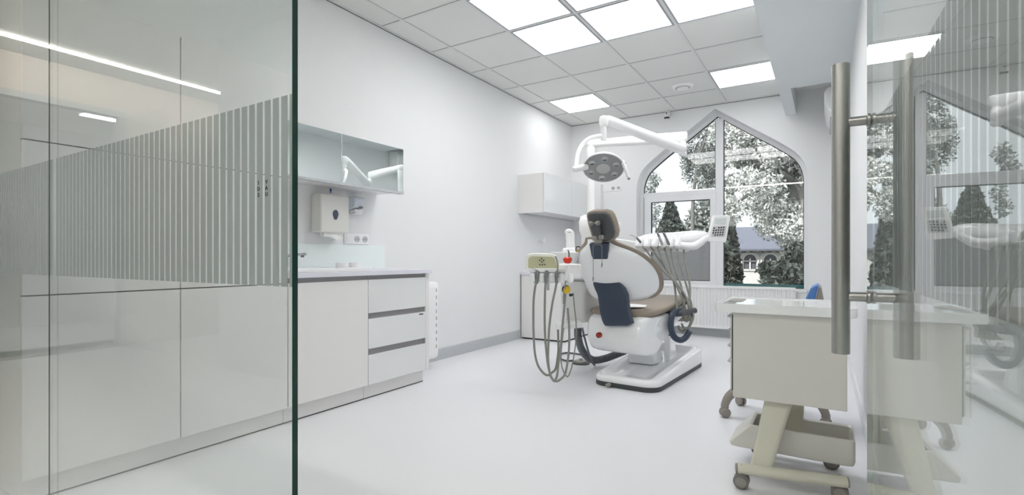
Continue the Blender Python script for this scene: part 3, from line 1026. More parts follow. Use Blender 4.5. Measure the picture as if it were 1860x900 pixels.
# blue back panel and strap
n_back = chd(*bn)
P0 = ch(0, Yb, Zb) + chd(*(bu * 0.42)) - n_back * 0.055
pts = [onp(x, y, P0, n_back) for x, y in [(1070, 443.5), (1104.5, 443), (1104, 450), (1102.5, 471.5), (1077, 471.5), (1074, 465)]]
finish(prism(B(), pts, n_back * 0.03), 'neck_plate', M_blue, chair, bevel=0.004)
PB = ch(0, -0.475, 0.55)
nb = chd(0, 1, 0)
def strap(y0off, pts_px, m, name, th=0.05, par=None):
    pts = [onp(x, y, PB + nb * y0off, nb) for x, y in pts_px]
    return finish(prism(B(), pts, nb * th), name, m, par or chair, bevel=0.009, bseg=3)
# strap as a loft of cross sections from the shell up to the backrest
rows = [(512.5, 1077.5, 1124, 0.0), (516, 1077, 1127, -0.012), (524, 1079.5, 1130.5, -0.022), (536, 1085, 1136, -0.032), (552, 1087.5, 1137.5, -0.036), (568, 1089.5, 1140, -0.036), (582, 1093, 1144, -0.030), (588, 1095.5, 1146, -0.024), (592.5, 1099, 1140, -0.018)]
rings = []
for y, xa, xb, off in rows:
    L_, R_ = onp(xa, y, PB + nb * off, nb), onp(xb, y, PB + nb * off, nb)
    dx = (R_ - L_)
    ring = []
    for t in (0.0, 0.04, 0.12, 0.3, 0.5, 0.7, 0.88, 0.96, 1.0):
        dip = 0.016 * (1 - (2 * t - 1) ** 4) 
        ring.append(L_ + dx * t - nb * (dip * 0.35) )
    back = [p + nb * 0.055 for p in reversed(ring)]
    rings.append(ring + back)
loft(bm := B(), rings)
finish(bm, 'back_strap', M_blue, chair, angle=40, bevel=0.004)
# headrest
hn = chd(0, 0.93, 0.37)
HP = W(1091, 413, 3.64)
def hr(pts, off, th, m, name, bev):
    return finish(prism(B(), [onp(x, y, HP + hn * off, hn) for x, y in pts], hn * th), name, m, chair, bevel=bev, bseg=3)
dark = [(1067, 393), (1070, 389.5), (1081, 388), (1095, 388.5), (1103, 391), (1107, 397), (1112, 410), (1115.5, 424), (1114, 431.5), (1109, 435.5), (1097, 438), (1082, 439), (1078, 434), (1070, 408)]
outer = [(1063.5, 391), (1067, 385.5), (1078, 383.8), (1096, 384), (1106, 387), (1111, 394), (1116, 408), (1119.5, 424), (1117.5, 434), (1110, 439.5), (1097, 441), (1081, 441), (1075, 436), (1067, 409)]
hr(dark, -0.012, 0.025, M_dgrey, 'headrest_shell', 0.006)
hr(outer, 0.012, 0.065, M_taupe, 'headrest_cushion', 0.018)
bracket_pts = [(1073, 406), (1088, 404), (1090, 418), (1093, 434), (1081, 437), (1077, 424)]
hr(bracket_pts, -0.036, 0.02, M_dgrey, 'headrest_bracket', 0.004)
for x, y in ((1073, 406.5), (1086, 405.5), (1080, 433.5), (1092, 431)):
    c = W(x, y, 3.58)
    tube(bm := B(), [c - chd(0.013, 0, 0), c + chd(0.013, 0, 0)], 0.016, 16)
    finish(bm, 'hinge_roller', M_cast, chair, bevel=0.003, label='light grey roller')
tube(bm := B(), [W(1080, 405.5, 3.58), W(1080, 405.6, 3.58) + chd(0.03, 0, 0)], 0.006, 8)
finish(bm, 'hinge_pin', M_cast, chair)
pts = [onp(x, y, HP + hn * -0.02 + Vector((0, 0, 0)), hn) for x, y in [(1079, 436), (1093, 435), (1093.5, 445), (1079, 446)]]
finish(prism(B(), pts, hn * 0.03), 'headrest_stem', M_cast, chair, bevel=0.004)

# armrest hook on its bar
bm = B()
tube(bm, [W(1207, 571, 4.02), W(1213, 571, 4.0), W(1222, 571, 3.98), W(1236, 570, 3.95), W(1262, 564.5, 4.05), W(1264, 564.5, 4.05)], [0.018, 0.026, 0.022, 0.024, 0.024, 0.014], 14)
finish(bm, 'armrest_bar', M_dgrey, chair)
bm = B()
hk = [W(1238, 564.5, 4.0), W(1230, 566, 3.95), W(1222, 571, 3.92), W(1218.5, 586, 3.9), W(1220, 602, 3.9), W(1226, 614, 3.9), W(1236, 618.5, 3.9), W(1245, 614, 3.9), W(1251, 605, 3.9), W(1253.5, 601, 3.9)]
P_ = catmull(hk, 5)
rings = []
for i, p in enumerate(P_):
    t = (P_[min(i + 1, len(P_) - 1)] - P_[max(i - 1, 0)]).normalized()
    side = FWD * 0.9 + RGT * 0.45
    side.normalize()
    nr = t.cross(side).normalized()
    hw, ht = 0.036, 0.023
    rings.append([p + side * hw * math.cos(2 * PI * k / 16) * 1.0 + nr * ht * math.sin(2 * PI * k / 16) for k in range(16)])
loft(bm, rings)
finish(bm, 'armrest', M_blue, chair, angle=70)

# paper sheet on the seat
zs = 0.563
def onz(x, y, z):
    r = ray(x, y)
    return Vector((0, 0, EYE)) + r * ((z - EYE) / r.z)
pts = [onz(x, y, zs) for x, y in [(1136, 548), (1188, 545.6), (1171, 559), (1138, 559.5)]]
o = finish(prism(B(), pts, (0, 0, 0.003)), 'paper_sheet', M_paper, smooth=False)
top(rebase(o), 'white paper sheet lying on the seat of the dental chair', 'paper')
# bib chain hanging from the headrest stem
t = thing('bib_chain', 'thin steel bib chain with two clips hanging down the back of the dental chair', 'chain', W(1085, 447, 3.62))
for x, y1, nm in ((1077.5, 512, 'clip'), (1093.5, 487, 'clip')):
    bm = B()
    n_ = 26
    a, b = W(x - 0.3, 447, 3.615), W(x, y1 - 9, 3.66)
    tube(bm, [a.lerp(b, k / 8) for k in range(9)], 0.0022, 6)
    finish(bm, 'chain', M_cast, t)
    bm = B()
    c = W(x, y1 - 9, 3.66)
    tube(bm, [c, c - Vector((0, 0, 0.012)), c - Vector((0.004, 0, 0.034))], [0.003, 0.006, 0.003], 8)
    finish(bm, nm, M_cast, t)
bm = B()
tube(bm, [W(1077.2, 447, 3.615), W(1080, 444.5, 3.60), W(1090, 444.5, 3.60), W(1093.2, 447, 3.615)], 0.0022, 6)
finish(bm, 'chain', M_cast, t)

# ------------------------------------------------------------------ unit column, spittoon, lamp
unit = thing('dental_unit', 'white spittoon unit standing left of the dental chair', 'dental unit', W(1055, 560, 4.3) * 1.0, CA)
uc = Vector((-1.735, 3.95, 0))
UM = xf(uc, CA)
bm = B()
loft(bm, [[UM @ Vector((x, y, z)) for x, y in rrect(0.24 * s, 0.36 * s, 0.03)] for z, s in ((0.42, 0.94), (0.43, 1.0), (0.74, 1.0), (0.76, 0.96))])
finish(bm, 'cabinet', mat('unit_white', (222, 221, 219), 0.3), unit, bevel=0.004)
bm = B()
loft(bm, [[UM @ Vector((x, y, z)) for x, y in rrect(0.22, 0.34, 0.04)] for z in (0.762, 0.90)])
finish(bm, 'upper_body', M_white, unit, bevel=0.01)
bm = B()
box(bm, -0.12, 0.121, -0.182, 0.182, 0.752, 0.757, UM)
box(bm, -0.112, 0.112, -0.172, 0.172, 0.835, 0.839, UM)
finish(bm, 'seam', M_grey, unit, smooth=False)
bc = W(1027, 470, 4.08)
bm = B()
lathe(bm, [(0.0, 0.875), (0.07, 0.875), (0.09, 0.90), (0.125, 0.965), (0.13, 0.985), (0.125, 0.988), (0.11, 0.965), (0.06, 0.93), (0.0, 0.925)], Matrix.Translation((bc.x, bc.y, 0)), 40)
finish(bm, 'spittoon_bowl', M_gwhite, unit)
bm = B()
tw = [(1026, 421), (1028, 417.5), (1033, 415.8), (1039, 417), (1043, 422), (1044, 430), (1044.5, 451), (1029.5, 451), (1029.5, 436), (1028.5, 428)]
prism(bm, [W(x, y, 4.15) for x, y in tw], FWD * 0.07)
finish(bm, 'cup_filler', M_gwhite, unit, bevel=0.012, bseg=3)
bm = B()
prism(bm, [W(x, y, 4.13) for x, y in [(1023, 451), (1045, 450), (1046, 461), (1023, 461)]], FWD * 0.12)
finish(bm, 'filler_base', M_gwhite, unit, bevel=0.008)
for k in range(3):
    c = W(1032 + 2.2 * k, 422.5, 4.149)
    tube(bm := B(), [c, c - FWD * 0.002], 0.0035, 8)
    finish(bm, 'key', M_grey, unit)
# support plate and pipe down to the hoses
bm = B()
prism(bm, [W(x, y, 3.95) for x, y in [(1012, 590), (1058, 586), (1060, 596), (1013, 600)]], FWD * 0.2)
finish(bm, 'lower_bracket', M_white, unit, bevel=0.008)
# post with the supports behind the headrest
pc = W(1075, 430, 4.24); 
bm = B()
pz = [(0.745, 0.10, 0.13), (1.08, 0.10, 0.13), (1.12, 0.10, 0.13), (1.17, 0.115, 0.15), (1.24, 0.12, 0.15), (1.285, 0.11, 0.13), (1.30, 0.08, 0.10)]
loft(bm, [[Vector((pc.x + 0.02 + x, pc.y + y, z)) for x, y in rrect(wx * 1.7, wy * 1.5, 0.04)] for z, wx, wy in pz])
finish(bm, 'pillar', M_white, unit, angle=50)
bm = B()
prism(bm, [W(x, y, 4.15) for x, y in [(1105, 402), (1126, 403.5), (1130, 409), (1128, 418), (1120, 420), (1105, 420)]], FWD * 0.1)
prism(bm, [W(x, y, 4.15) for x, y in [(1095, 420), (1118, 420), (1119, 462), (1095, 462)]], FWD * 0.1)
finish(bm, 'tray_arm_joint', M_white, unit, bevel=0.012, bseg=3)
bm = B()
prism(bm, [W(x, y, 4.33) for x, y in [(1118, 434.5), (1125, 434), (1168, 441), (1215, 446), (1215, 459), (1180, 458), (1140, 456), (1118, 454)]], FWD * 0.07)
finish(bm, 'tray_arm', M_white, unit, bevel=0.01)
# rubber hose to the chair base, smaller cable
bm = B()
hp_ = [W(1050, 594, 4.15), W(1050, 612, 4.2), W(1056, 634, 4.25), W(1066, 648, 4.3), W(1080, 655, 4.35), W(1100, 651.5, 4.4), W(1118, 645, 4.45), W(1136, 638, 4.5)]
P_ = catmull(hp_, 14)
rr = [0.030 + 0.0025 * (1 if (i // 1) % 2 else -1) for i in range(len(P_))]
tube(bm, P_, rr, 16)
finish(bm, 'corrugated_hose', M_hosed, unit, angle=60)
bm = B()
tube(bm, [W(1056, 590, 4.08), W(1062, 615, 4.15), W(1069, 640, 4.2), W(1076, 659, 4.27), W(1080, 664, 4.40)], 0.009, 8, smooth=6)
finish(bm, 'cable', M_hosed, unit)

# small bowl with a black handle beside the cup filler
t = thing('handled_bowl', 'small yellow bowl with a black loop handle behind the spittoon', 'bowl', W(1050, 459, 4.2))
bm = B()
c = W(1050, 458, 4.22)
lathe(bm, [(0.0, 0.0), (0.02, 0.0), (0.032, 0.018), (0.030, 0.018), (0.018, 0.003), (0, 0.003)], Matrix.Translation(c), 20)
finish(bm, 'bowl', mat('brass_yellow', (190, 158, 70), 0.35), t)
bm = B()
tube(bm, [W(1045.5, 455, 4.22), W(1047, 449.5, 4.22), W(1050, 448.3, 4.22), W(1053, 449.5, 4.22), W(1055, 455, 4.22)], 0.0045, 8, smooth=4)
finish(bm, 'handle', M_black, t)

lamp = thing('dental_lamp', 'white dental operating lamp on a jointed arm with six lamp openings', 'lamp', Vector((pc.x, pc.y, 1.24)))
pt = W(1073.5, 260, 4.24)
px_, py_ = pc.x - 0.0, pc.y
bm = B()
tube(bm, [(pt.x, pt.y, 1.24), (pt.x, pt.y, 1.76)], 0.030, 20)
tube(bm, [(pt.x, pt.y, 1.75), (pt.x, pt.y, 1.76), (pt.x, pt.y, 1.86), (pt.x, pt.y, 1.89)], [0.031, 0.034, 0.034, 0.028], 20)
finish(bm, 'post', M_lwhite, lamp)
e1 = W(1249, 248.5, 4.06)
bm = B()
a0 = W(1066, 262, 4.25)
dr = (e1 - a0).normalized()
rings = []
prs = [(0.0, 0.5), (0.006, 0.8), (0.02, 1.0)]
Lr = (e1 - a0).length
for s_, k_ in prs + [(Lr * 0.25, 1.0), (Lr * 0.6, 1.0), (Lr - 0.02, 1.0), (Lr - 0.006, 0.85), (Lr, 0.5)]:
    c = a0 + dr * s_
    side = dr.cross(Vector((0, 0, 1))).normalized()
    tt = s_ / Lr
    hh = (0.034 + 0.008 * (tt > 0.3)) * k_
    rings.append([c + side * x * k_ + Vector((0, 0, y * hh / 0.05)) for x, y in rrect(0.065, 0.10, 0.03, 4)])
loft(bm, rings)
finish(bm, 'swing_arm', M_lwhite, lamp, angle=50)
e2 = W(1240, 272, 4.03)
bm = B()
tube(bm, [W(1240.5, 257, 4.06), W(1240.5, 262, 4.06), W(1240, 270, 4.04), W(1240, 281, 4.03), W(1240, 284, 4.03)], [0.022, 0.028, 0.030, 0.032, 0.02], 18)
finish(bm, 'elbow', M_lwhite, lamp)
e3 = W(1103, 219, 3.68)
bm = B()
tube(bm, [e2.lerp(e3, -0.03), e2.lerp(e3, -0.01), e2.lerp(e3, 0.02), e2.lerp(e3, 0.5), e2.lerp(e3, 0.97), e2.lerp(e3, 1.005), e2.lerp(e3, 1.02)], [0.02, 0.036, 0.042, 0.041, 0.039, 0.036, 0.02], 22)
finish(bm, 'spring_arm', M_lwhite, lamp, angle=60)
bm = B()
tube(bm, [W(1097, 211, 3.67), W(1097, 213, 3.67), W(1097, 222, 3.67), W(1096.5, 230, 3.67)], [0.018, 0.032, 0.036, 0.026], 20)
tube(bm, [W(1096.5, 228, 3.67), W(1096.5, 254, 3.67), W(1096.5, 255.5, 3.67)], [0.022, 0.021, 0.018], 18)
finish(bm, 'drop_joint', M_lwhite, lamp)
bm = B()
tube(bm, [W(1094, 247.5, 3.67), W(1085, 248, 3.67), W(1070, 252.5, 3.67), W(1057, 264, 3.66), W(1049.5, 280, 3.64), W(1047, 297, 3.6), W(1046.5, 304, 3.58)], [0.017, 0.016, 0.016, 0.015, 0.015, 0.016, 0.017], 14, smooth=6)
finish(bm, 'yoke', M_lwhite, lamp)
bm = B()
tube(bm, [W(1040, 308.5, 3.53), W(1041, 308.3, 3.53), W(1052, 306, 3.55), W(1066, 303, 3.57)], [0.016, 0.021, 0.022, 0.022], 18)
finish(bm, 'side_grip', M_lwhite, lamp)
# head: disc facing down and towards the camera
ctr = W(1096, 305.5, 3.58)
dirn = (Vector((0, 0, -1)) * 0.80 - FWD * 0.52 - RGT * 0.13).normalized()
HM = aim(ctr, dirn, (0, 0, 1))
HM = HM @ Matrix.Scale(0.885, 4)
bm = B()
lathe(bm, [(0.0, -0.075), (0.06, -0.072), (0.11, -0.058), (0.145, -0.035), (0.163, -0.012), (0.167, 0.0), (0.160, 0.004), (0.157, 0.0), (0.0, -0.002)], HM, 48)
head = finish(bm, 'lamp_head', M_lwhite, lamp, angle=60)
bm = B()
lathe(bm, [(0.158, -0.002), (0.158, 0.003), (0.152, 0.006), (0.05, 0.007), (0.0, 0.007)], HM, 48)
finish(bm, 'face_plate', M_lampface, lamp)
bm = B()
lathe(bm, [(0.056, 0.006), (0.055, 0.0095), (0.0, 0.0105)], HM, 36)
finish(bm, 'centre_lens', M_lens, lamp)
for k in range(6):
    a = 2 * PI * (k + 0.35) / 6
    mm = HM @ Matrix.Translation((0.108 * math.cos(a), 0.108 * math.sin(a), 0))
    bm = B()
    lathe(bm, [(0.027, 0.006), (0.025, 0.0100), (0.0215, 0.0105), (0.020, 0.0085), (0.0, 0.0078)], mm, 24)
    ld = finish(bm, 'light_pod', M_lens, lamp)
    bm = B()
    for s in range(9):
        b_ = PI * (0.15 + 0.7 * s / 8)
    tube(bm, [mm @ Vector((0.014 * math.cos(PI * (1.1 + 0.8 * s / 8)), 0.014 * math.sin(PI * (1.1 + 0.8 * s / 8)), 0.0105)) for s in range(9)], 0.0028, 6)
    finish(bm, 'led_arc', M_dark, ld)
bm = B()
g0, g1 = W(1133, 298, 3.50), W(1142.5, 325, 3.46)
tube(bm, [W(1124, 297, 3.55), W(1131, 295.5, 3.52), W(1135, 298, 3.50)], [0.012, 0.016, 0.016], 12)
tube(bm, [g0, g0.lerp(g1, 0.15), g0.lerp(g1, 0.3), g0.lerp(g1, 0.95), g1], [0.012, 0.0145, 0.0115, 0.0105, 0.008], 14)
finish(bm, 'handle', M_white, lamp)
finish(tube(B(), [g0.lerp(g1, 0.96), g0.lerp(g1, 1.03)], 0.010, 12), 'handle_cap', M_cast, lamp)

# ------------------------------------------------------------------ assistant console (left)
DA = 3.5
t = thing('assistant_console', 'white instrument holder with an olive key panel left of the dental chair', 'instrument holder', W(997, 512, DA), YAW)
ac = t
rim = [(955, 489.5), (955, 470), (957.5, 464), (963, 460.8), (975, 460), (1001, 460.8), (1009, 463.5), (1013, 469), (1016, 480), (1016.5, 490)]
finish(prism(B(), [W(x, y, DA + 0.02) for x, y in rim], FWD * 0.05), 'panel_housing', mat('cream_plastic', (238, 238, 230), 0.35), t, bevel=0.007, bseg=3)
inner = [(959, 487.5), (959.3, 472), (961.5, 467.8), (966, 466), (1002, 466.8), (1007, 469.5), (1009.5, 476), (1012, 487.5)]
kp = finish(prism(B(), [W(x, y, DA + 0.018) for x, y in inner], FWD * 0.01), 'key_panel', M_olive, t, label='olive membrane key panel')
for x, y in ((983.6, 470.4), (980.3, 473.4), (987.5, 473.4), (984.2, 476.2), (980.6, 481.3), (985.2, 481.3), (989.6, 481.0)):
    c = W(x, y, DA + 0.018)
    tube(bm := B(), [c, c - FWD * 0.0025], 0.0052, 12)
    finish(bm, 'key', M_dark, kp)
ledge = [(953, 488.5), (1028, 488), (1031, 495), (964, 495)]
finish(prism(B(), [W(x, y, DA - 0.02) for x, y in ledge], FWD * 0.09), 'ledge', M_gwhite, t, bevel=0.004)
bod = [(964, 494.5), (1033, 494.5), (1040, 512), (1038, 514), (967, 514.5), (965, 513)]
finish(prism(B(), [W(x, y, DA) for x, y in bod], FWD * 0.07), 'holder_body', M_gwhite, t, bevel=0.006, bseg=3)
for x in (967.5, 983.5, 1001.5, 1020.5, 1034.5):
    bm = B()
    tube(bm, [W(x, 497, DA - 0.005), W(x, 499, DA - 0.008), W(x + 1, 511, DA - 0.01), W(x + 1, 513.5, DA - 0.005)], [0.010, 0.024, 0.025, 0.014], 16, flat=(1, 1.0))
    finish(bm, 'holder_lobe', M_gwhite, t)
finish(prism(B(), [W(x, y, DA + 0.08) for x, y in [(1010, 480), (1056, 480), (1056, 506), (1030, 506), (1010, 500)]], FWD * 0.3), 'support_arm', M_white, t, bevel=0.01, bseg=3)
finish(tube(B(), [W(1024, 505, DA + 0.2), W(1024, 545, DA + 0.22), W(1024, 595, DA + 0.25)], [0.022, 0.021, 0.018], 18), 'downpipe', M_white, t)
bm = B()
prism(bm, [W(x, y, DA + 0.14) for x, y in [(993, 496), (998, 496), (998, 528), (993, 528)]], FWD * 0.03)
finish(bm, 'hose_guard', M_grid, t, bevel=0.003)

LH = [
 ('scaler with grey connector hanging leftmost in the olive console', 975,
  [(975.5, 510), (972, 522), (969.3, 545), (968.8, 575), (969.2, 608), (972, 645), (979, 668), (992.5, 682), (1003, 677), (1010, 668), (1014, 640), (1014, 620), (1013.5, 599)]),
 ('second handpiece from the left in the olive console, grey connector', 992,
  [(991.5, 510), (990, 530), (989.3, 575), (990, 610), (992.5, 640), (995, 662), (998.5, 677), (1003, 688), (1010, 693.5), (1020, 688), (1027, 678), (1032, 650), (1034, 620), (1033.5, 590), (1031, 560)]),
 ('third handpiece from the left in the olive console, by the white column', 1011,
  [(1011.5, 510), (1009, 525), (1003, 554), (998, 592), (996, 630), (995.8, 655), (999, 680), (1004, 690), (1007.5, 692.5), (1012, 682), (1014.5, 660), (1018.5, 632), (1022, 590), (1025, 560), (1027, 534)]),
]
for i, (lab, x, pp) in enumerate(LH):
    h = thing('handpiece', lab, 'dental handpiece', W(x, 512, DA - 0.03), 0, 'handpieces of the assistant console')
    dd = DA - 0.03 - 0.01 * i
    bm = B()
    tube(bm, [W(x + 1.5, 491.5, dd), W(x + 1, 494, dd), W(x, 503, dd), W(x - 0.5, 507, dd), W(x, 514, dd), W(x - 0.5, 516, dd)], [0.008, 0.0125, 0.014, 0.010, 0.011, 0.007], 14)
    finish(bm, 'connector', M_grey, h)
    bm = B()
    n_ = len(pp)
    tube(bm, [W(a, b, dd + 0.10 * (k / n_)) for k, (a, b) in enumerate(pp)], 0.0078, 10, smooth=6)
    finish(bm, 'hose', M_hose, h)
    if i == 0:
        finish(tube(B(), [W(976, 492, dd), W(970, 489, dd), W(962, 486.5, dd)], 0.0016, 6), 'tip', M_chrome, h)
    if i == 2:
        finish(tube(B(), [W(1012.5, 492, dd), W(1013, 484, dd), W(1012, 474, dd), W(1009, 466, dd)], 0.006, 8, smooth=4), 'tip', M_hose, h)
h = thing('suction_handpiece', 'white suction handpiece under the red ornament on the olive console', 'dental handpiece', W(1029, 508, DA - 0.03))
tube(bm := B(), [W(1032, 483, DA - 0.03), W(1031.8, 486, DA - 0.03), W(1029, 500, DA - 0.03), W(1027.5, 508, DA - 0.03), W(1027, 510, DA - 0.03)], [0.009, 0.0125, 0.0135, 0.013, 0.008], 16)
finish(bm, 'handle', M_white, h)
tube(bm := B(), [W(1028, 509, DA - 0.03), W(1026, 520, DA), W(1024, 535, DA + 0.04), W(1023.5, 552, DA + 0.1)], 0.005, 10, smooth=4)
finish(bm, 'hose', M_hose, h)
h = thing('cable', 'thin pale cable looping to the floor beside the yellow ornament', 'cable', W(1031, 684, 3.72))
tube(bm := B(), [W(1041, 532, 3.8), W(1043.5, 560, 3.8), W(1046.5, 590, 3.78), W(1045.5, 625, 3.76), W(1039, 665, 3.74), W(1031.5, 684.5, 3.72), (W(1024, 676, 3.72)), W(1019, 655, 3.74), W(1021, 620, 3.76), W(1024, 596, 3.78)], 0.005, 8, smooth=6)
finish(bm, 'cable', M_hose, h)
# red apple ornament
h = thing('apple_ornament', 'shiny red apple-shaped ornament with a black stem on the suction handpiece', 'ornament', W(1031, 482, DA - 0.03))
bm = B()
c = W(1031, 473, DA - 0.03)
lathe(bm, [(0.0, -0.021), (0.008, -0.024), (0.020, -0.020), (0.031, 0.0), (0.030, 0.012), (0.020, 0.021), (0.009, 0.020), (0.0, 0.013)], Matrix.Translation(c), 28)
finish(bm, 'apple', M_red, h)
tube(bm := B(), [W(1032.5, 470, DA - 0.03), W(1033.7, 463, DA - 0.03), W(1032.8, 457.5, DA - 0.03), W(1031.3, 455, DA - 0.03)], [0.003, 0.004, 0.0045, 0.004], 8, smooth=3)
finish(bm, 'stem', M_black, h)
h = thing('yellow_ornament', 'round yellow ornament clipped under the instrument holder', 'ornament', W(1030, 532, DA + 0.02))
bm = B()
mm = aim(W(1029.5, 527, DA + 0.02), -FWD)
lathe(bm, [(0.0, 0.018), (0.012, 0.016), (0.024, 0.006), (0.026, 0.0), (0.022, -0.01), (0.0, -0.012)], mm, 28)
finish(bm, 'disc', M_yellow, h)
lathe(bm := B(), [(0.029, -0.014), (0.029, -0.008), (0.0, -0.008)], mm @ Matrix.Translation((-0.004, 0.003, 0)), 28)
finish(bm, 'backing', M_black, h)
tube(bm := B(), [W(1036, 536.5, DA + 0.05), W(1040, 536, DA + 0.03)], [0.012, 0.007], 10)
finish(bm, 'clip', M_black, h)

# foot pedal on the floor
fp = onz(1055, 661, 0.0)
t = thing('foot_pedal', 'round grey metal foot pedal with its cable on the floor left of the chair base', 'foot pedal', fp)
lathe(bm := B(), [(0.0, 0.0), (0.078, 0.0), (0.080, 0.008), (0.074, 0.012), (0.0, 0.014)], Matrix.Translation(fp), 32)
finish(bm, 'base_plate', M_dgrey, t)
lathe(bm := B(), [(0.062, 0.013), (0.060, 0.026), (0.048, 0.032), (0.02, 0.03), (0.015, 0.045), (0, 0.047)], Matrix.Translation(fp), 32)
finish(bm, 'pedal_disc', mat('pedal_metal', (160, 158, 150), 0.3, metal=0.6), t)
bm = B()
tube(bm, [(fp.x - 0.07, fp.y, 0.02), onz(1030, 656, 0.012), onz(1018, 652, 0.012), onz(1016, 645, 0.012), onz(1028, 641.5, 0.012), onz(1045, 643, 0.012), onz(1060, 646, 0.012)], 0.0085, 8, smooth=6)
finish(bm, 'cable', M_dgrey, t)

# ------------------------------------------------------------------ delivery console (right)
DR = 4.25
t = thing('delivery_console', 'white instrument console with a keypad hanging over the dental chair seat', 'instrument console', W(1222, 450, DR + 0.05), YAW)
dc = t
bm = B()
rings = []
for x, yt, yb, dp in ((1156.5, 439, 445, 0.05), (1158, 436, 448, 0.09), (1163, 431, 450, 0.14), (1170, 426.5, 450.5, 0.19), (1180, 423.5, 450.5, 0.22), (1200, 422.5, 450.5, 0.24), (1222, 421.5, 450, 0.25), (1245, 419.5, 448.5, 0.25), (1262, 418, 446, 0.23), (1276, 418.5, 442, 0.19), (1284, 421, 438, 0.14), (1287, 425, 434, 0.08)):
    c = W(x, (yt + yb) / 2, DR + 0.12)
    h_ = (yb - yt) * DR / F / 2
    ring = []
    for k in range(20):
        a = 2 * PI * k / 20
        ca, sa = math.cos(a), math.sin(a)
        f_ = math.copysign(abs(ca) ** 0.7, ca) * dp / 2
        z_ = math.copysign(abs(sa) ** 0.7, sa) * h_
        ring.append(c + FWD * (f_ + (0.05 if z_ > 0 else 0.0) * abs(sa)) + Vector((0, 0, z_)))
    rings.append(ring)
loft(bm, rings)
finish(bm, 'tray_body', M_gwhite, t, angle=70)
bm = B()
prism(bm, [W(x, y, DR + 0.04) for x, y in [(1172, 449), (1262, 447), (1259, 453), (1250, 457.5), (1180, 457.5)]], FWD * 0.16)
finish(bm, 'under_tray', M_white, t, bevel=0.008)
for x in (1161, 1175, 1189, 1203, 1217, 1231):
    bm = B()
    tube(bm, [W(x + 3, 431, DR + 0.03), W(x + 2, 434, DR), W(x, 443, DR - 0.03), W(x - 1, 448, DR - 0.035), W(x - 1, 450.5, DR - 0.03)], [0.010, 0.022, 0.032, 0.031, 0.018], 16)
    finish(bm, 'holder_lobe', M_gwhite, t)
bm = B()
tube(bm, [W(1228, 444, DR + 0.0), W(1244, 447.5, DR - 0.05), W(1260, 447.5, DR - 0.08), W(1272, 441, DR - 0.08), W(1282, 433.5, DR - 0.06), W(1296, 430, DR - 0.02)], [0.030, 0.034, 0.034, 0.030, 0.026, 0.024], 16, smooth=5, flat=(1, 0.9))
finish(bm, 'grip_rail', M_gwhite, t)
kq = [(1298.5, 391.5), (1324, 391.3), (1327, 393.5), (1326.5, 397), (1319.5, 438.5), (1317, 441), (1289, 439.5), (1286, 437), (1286.5, 433), (1295.5, 394)]
kpad = finish(prism(B(), [W(x, y, DR - 0.08) for x, y in kq], FWD * 0.035), 'keypad_housing', M_white, t, bevel=0.006, bseg=3)
finish(prism(B(), [W(x, y, DR - 0.082) for x, y in [(1299.3, 396.8), (1320, 396.5), (1318.3, 408), (1297, 407.6)]], FWD * 0.004), 'display', M_lcd, kpad)
finish(prism(B(), [W(x, y, DR - 0.0812) for x, y in [(1296, 411), (1319.5, 411), (1316.5, 431), (1292, 430.5)]], FWD * 0.003), 'key_field', mat('key_field_grey', (206, 206, 206), 0.4), kpad)
for r_ in range(4):
    for q_ in range(5):
        if (r_, q_) in ((0, 1), (3, 0)):
            continue
        c = W(1297 + 4.4 * q_ - 0.8 * r_, 414.8 + 4.4 * r_ - 0.35 * q_, DR - 0.0825)
        finish(tube(B(), [c, c - FWD * 0.002], 0.0068, 10), 'key', M_dark, kpad)

RH = [
 ('air-water syringe at the left end of the white instrument console', 1166,
  [(1169, 449), (1179, 462), (1190.7, 476), (1203, 490), (1213.8, 501), (1227, 514), (1238, 527), (1247, 542), (1251.5, 558), (1253, 574), (1248, 584), (1242.5, 578), (1240.5, 562)]),
 ('second instrument from the left in the white console', 1180,
  [(1182.5, 449), (1192, 464), (1205, 482), (1216, 498), (1226, 510), (1237, 526), (1246, 543), (1256, 560), (1259.5, 575), (1254, 590), (1243, 601), (1235, 600), (1232, 592)]),
 ('pen-shaped grey handpiece third from the left in the white console', 1194,
  [(1195, 449), (1199, 461), (1204, 474), (1211, 490), (1220, 505), (1230, 522), (1240, 545), (1247, 565), (1256, 582), (1252, 594), (1243, 597), (1238, 588)]),
 ('pen-shaped grey handpiece fourth from the left in the white console', 1208,
  [(1207, 449), (1211, 463), (1216.7, 479), (1221, 498), (1225, 519), (1227.5, 538), (1229, 552), (1229, 564)]),
 ('fifth instrument in the white console, only its hose showing', 1218,
  [(1218, 449), (1221, 465), (1224, 482), (1230, 500), (1237, 519), (1240, 540), (1241, 560), (1242.5, 579), (1248, 583), (1252, 570), (1251, 555)]),
 ('sixth instrument hose in the white console, second from the right', 1230,
  [(1229.6, 449), (1232, 465), (1235.4, 481), (1242, 503), (1248.4, 524), (1253, 542), (1257, 560), (1256, 580), (1250, 596), (1241, 604), (1234, 600)]),
 ('rightmost hose hanging from the white console', 1241,
  [(1241, 448), (1243, 463), (1245.5, 481), (1250, 500), (1252.8, 519), (1253.5, 531), (1252.8, 543), (1250, 560)]),
]
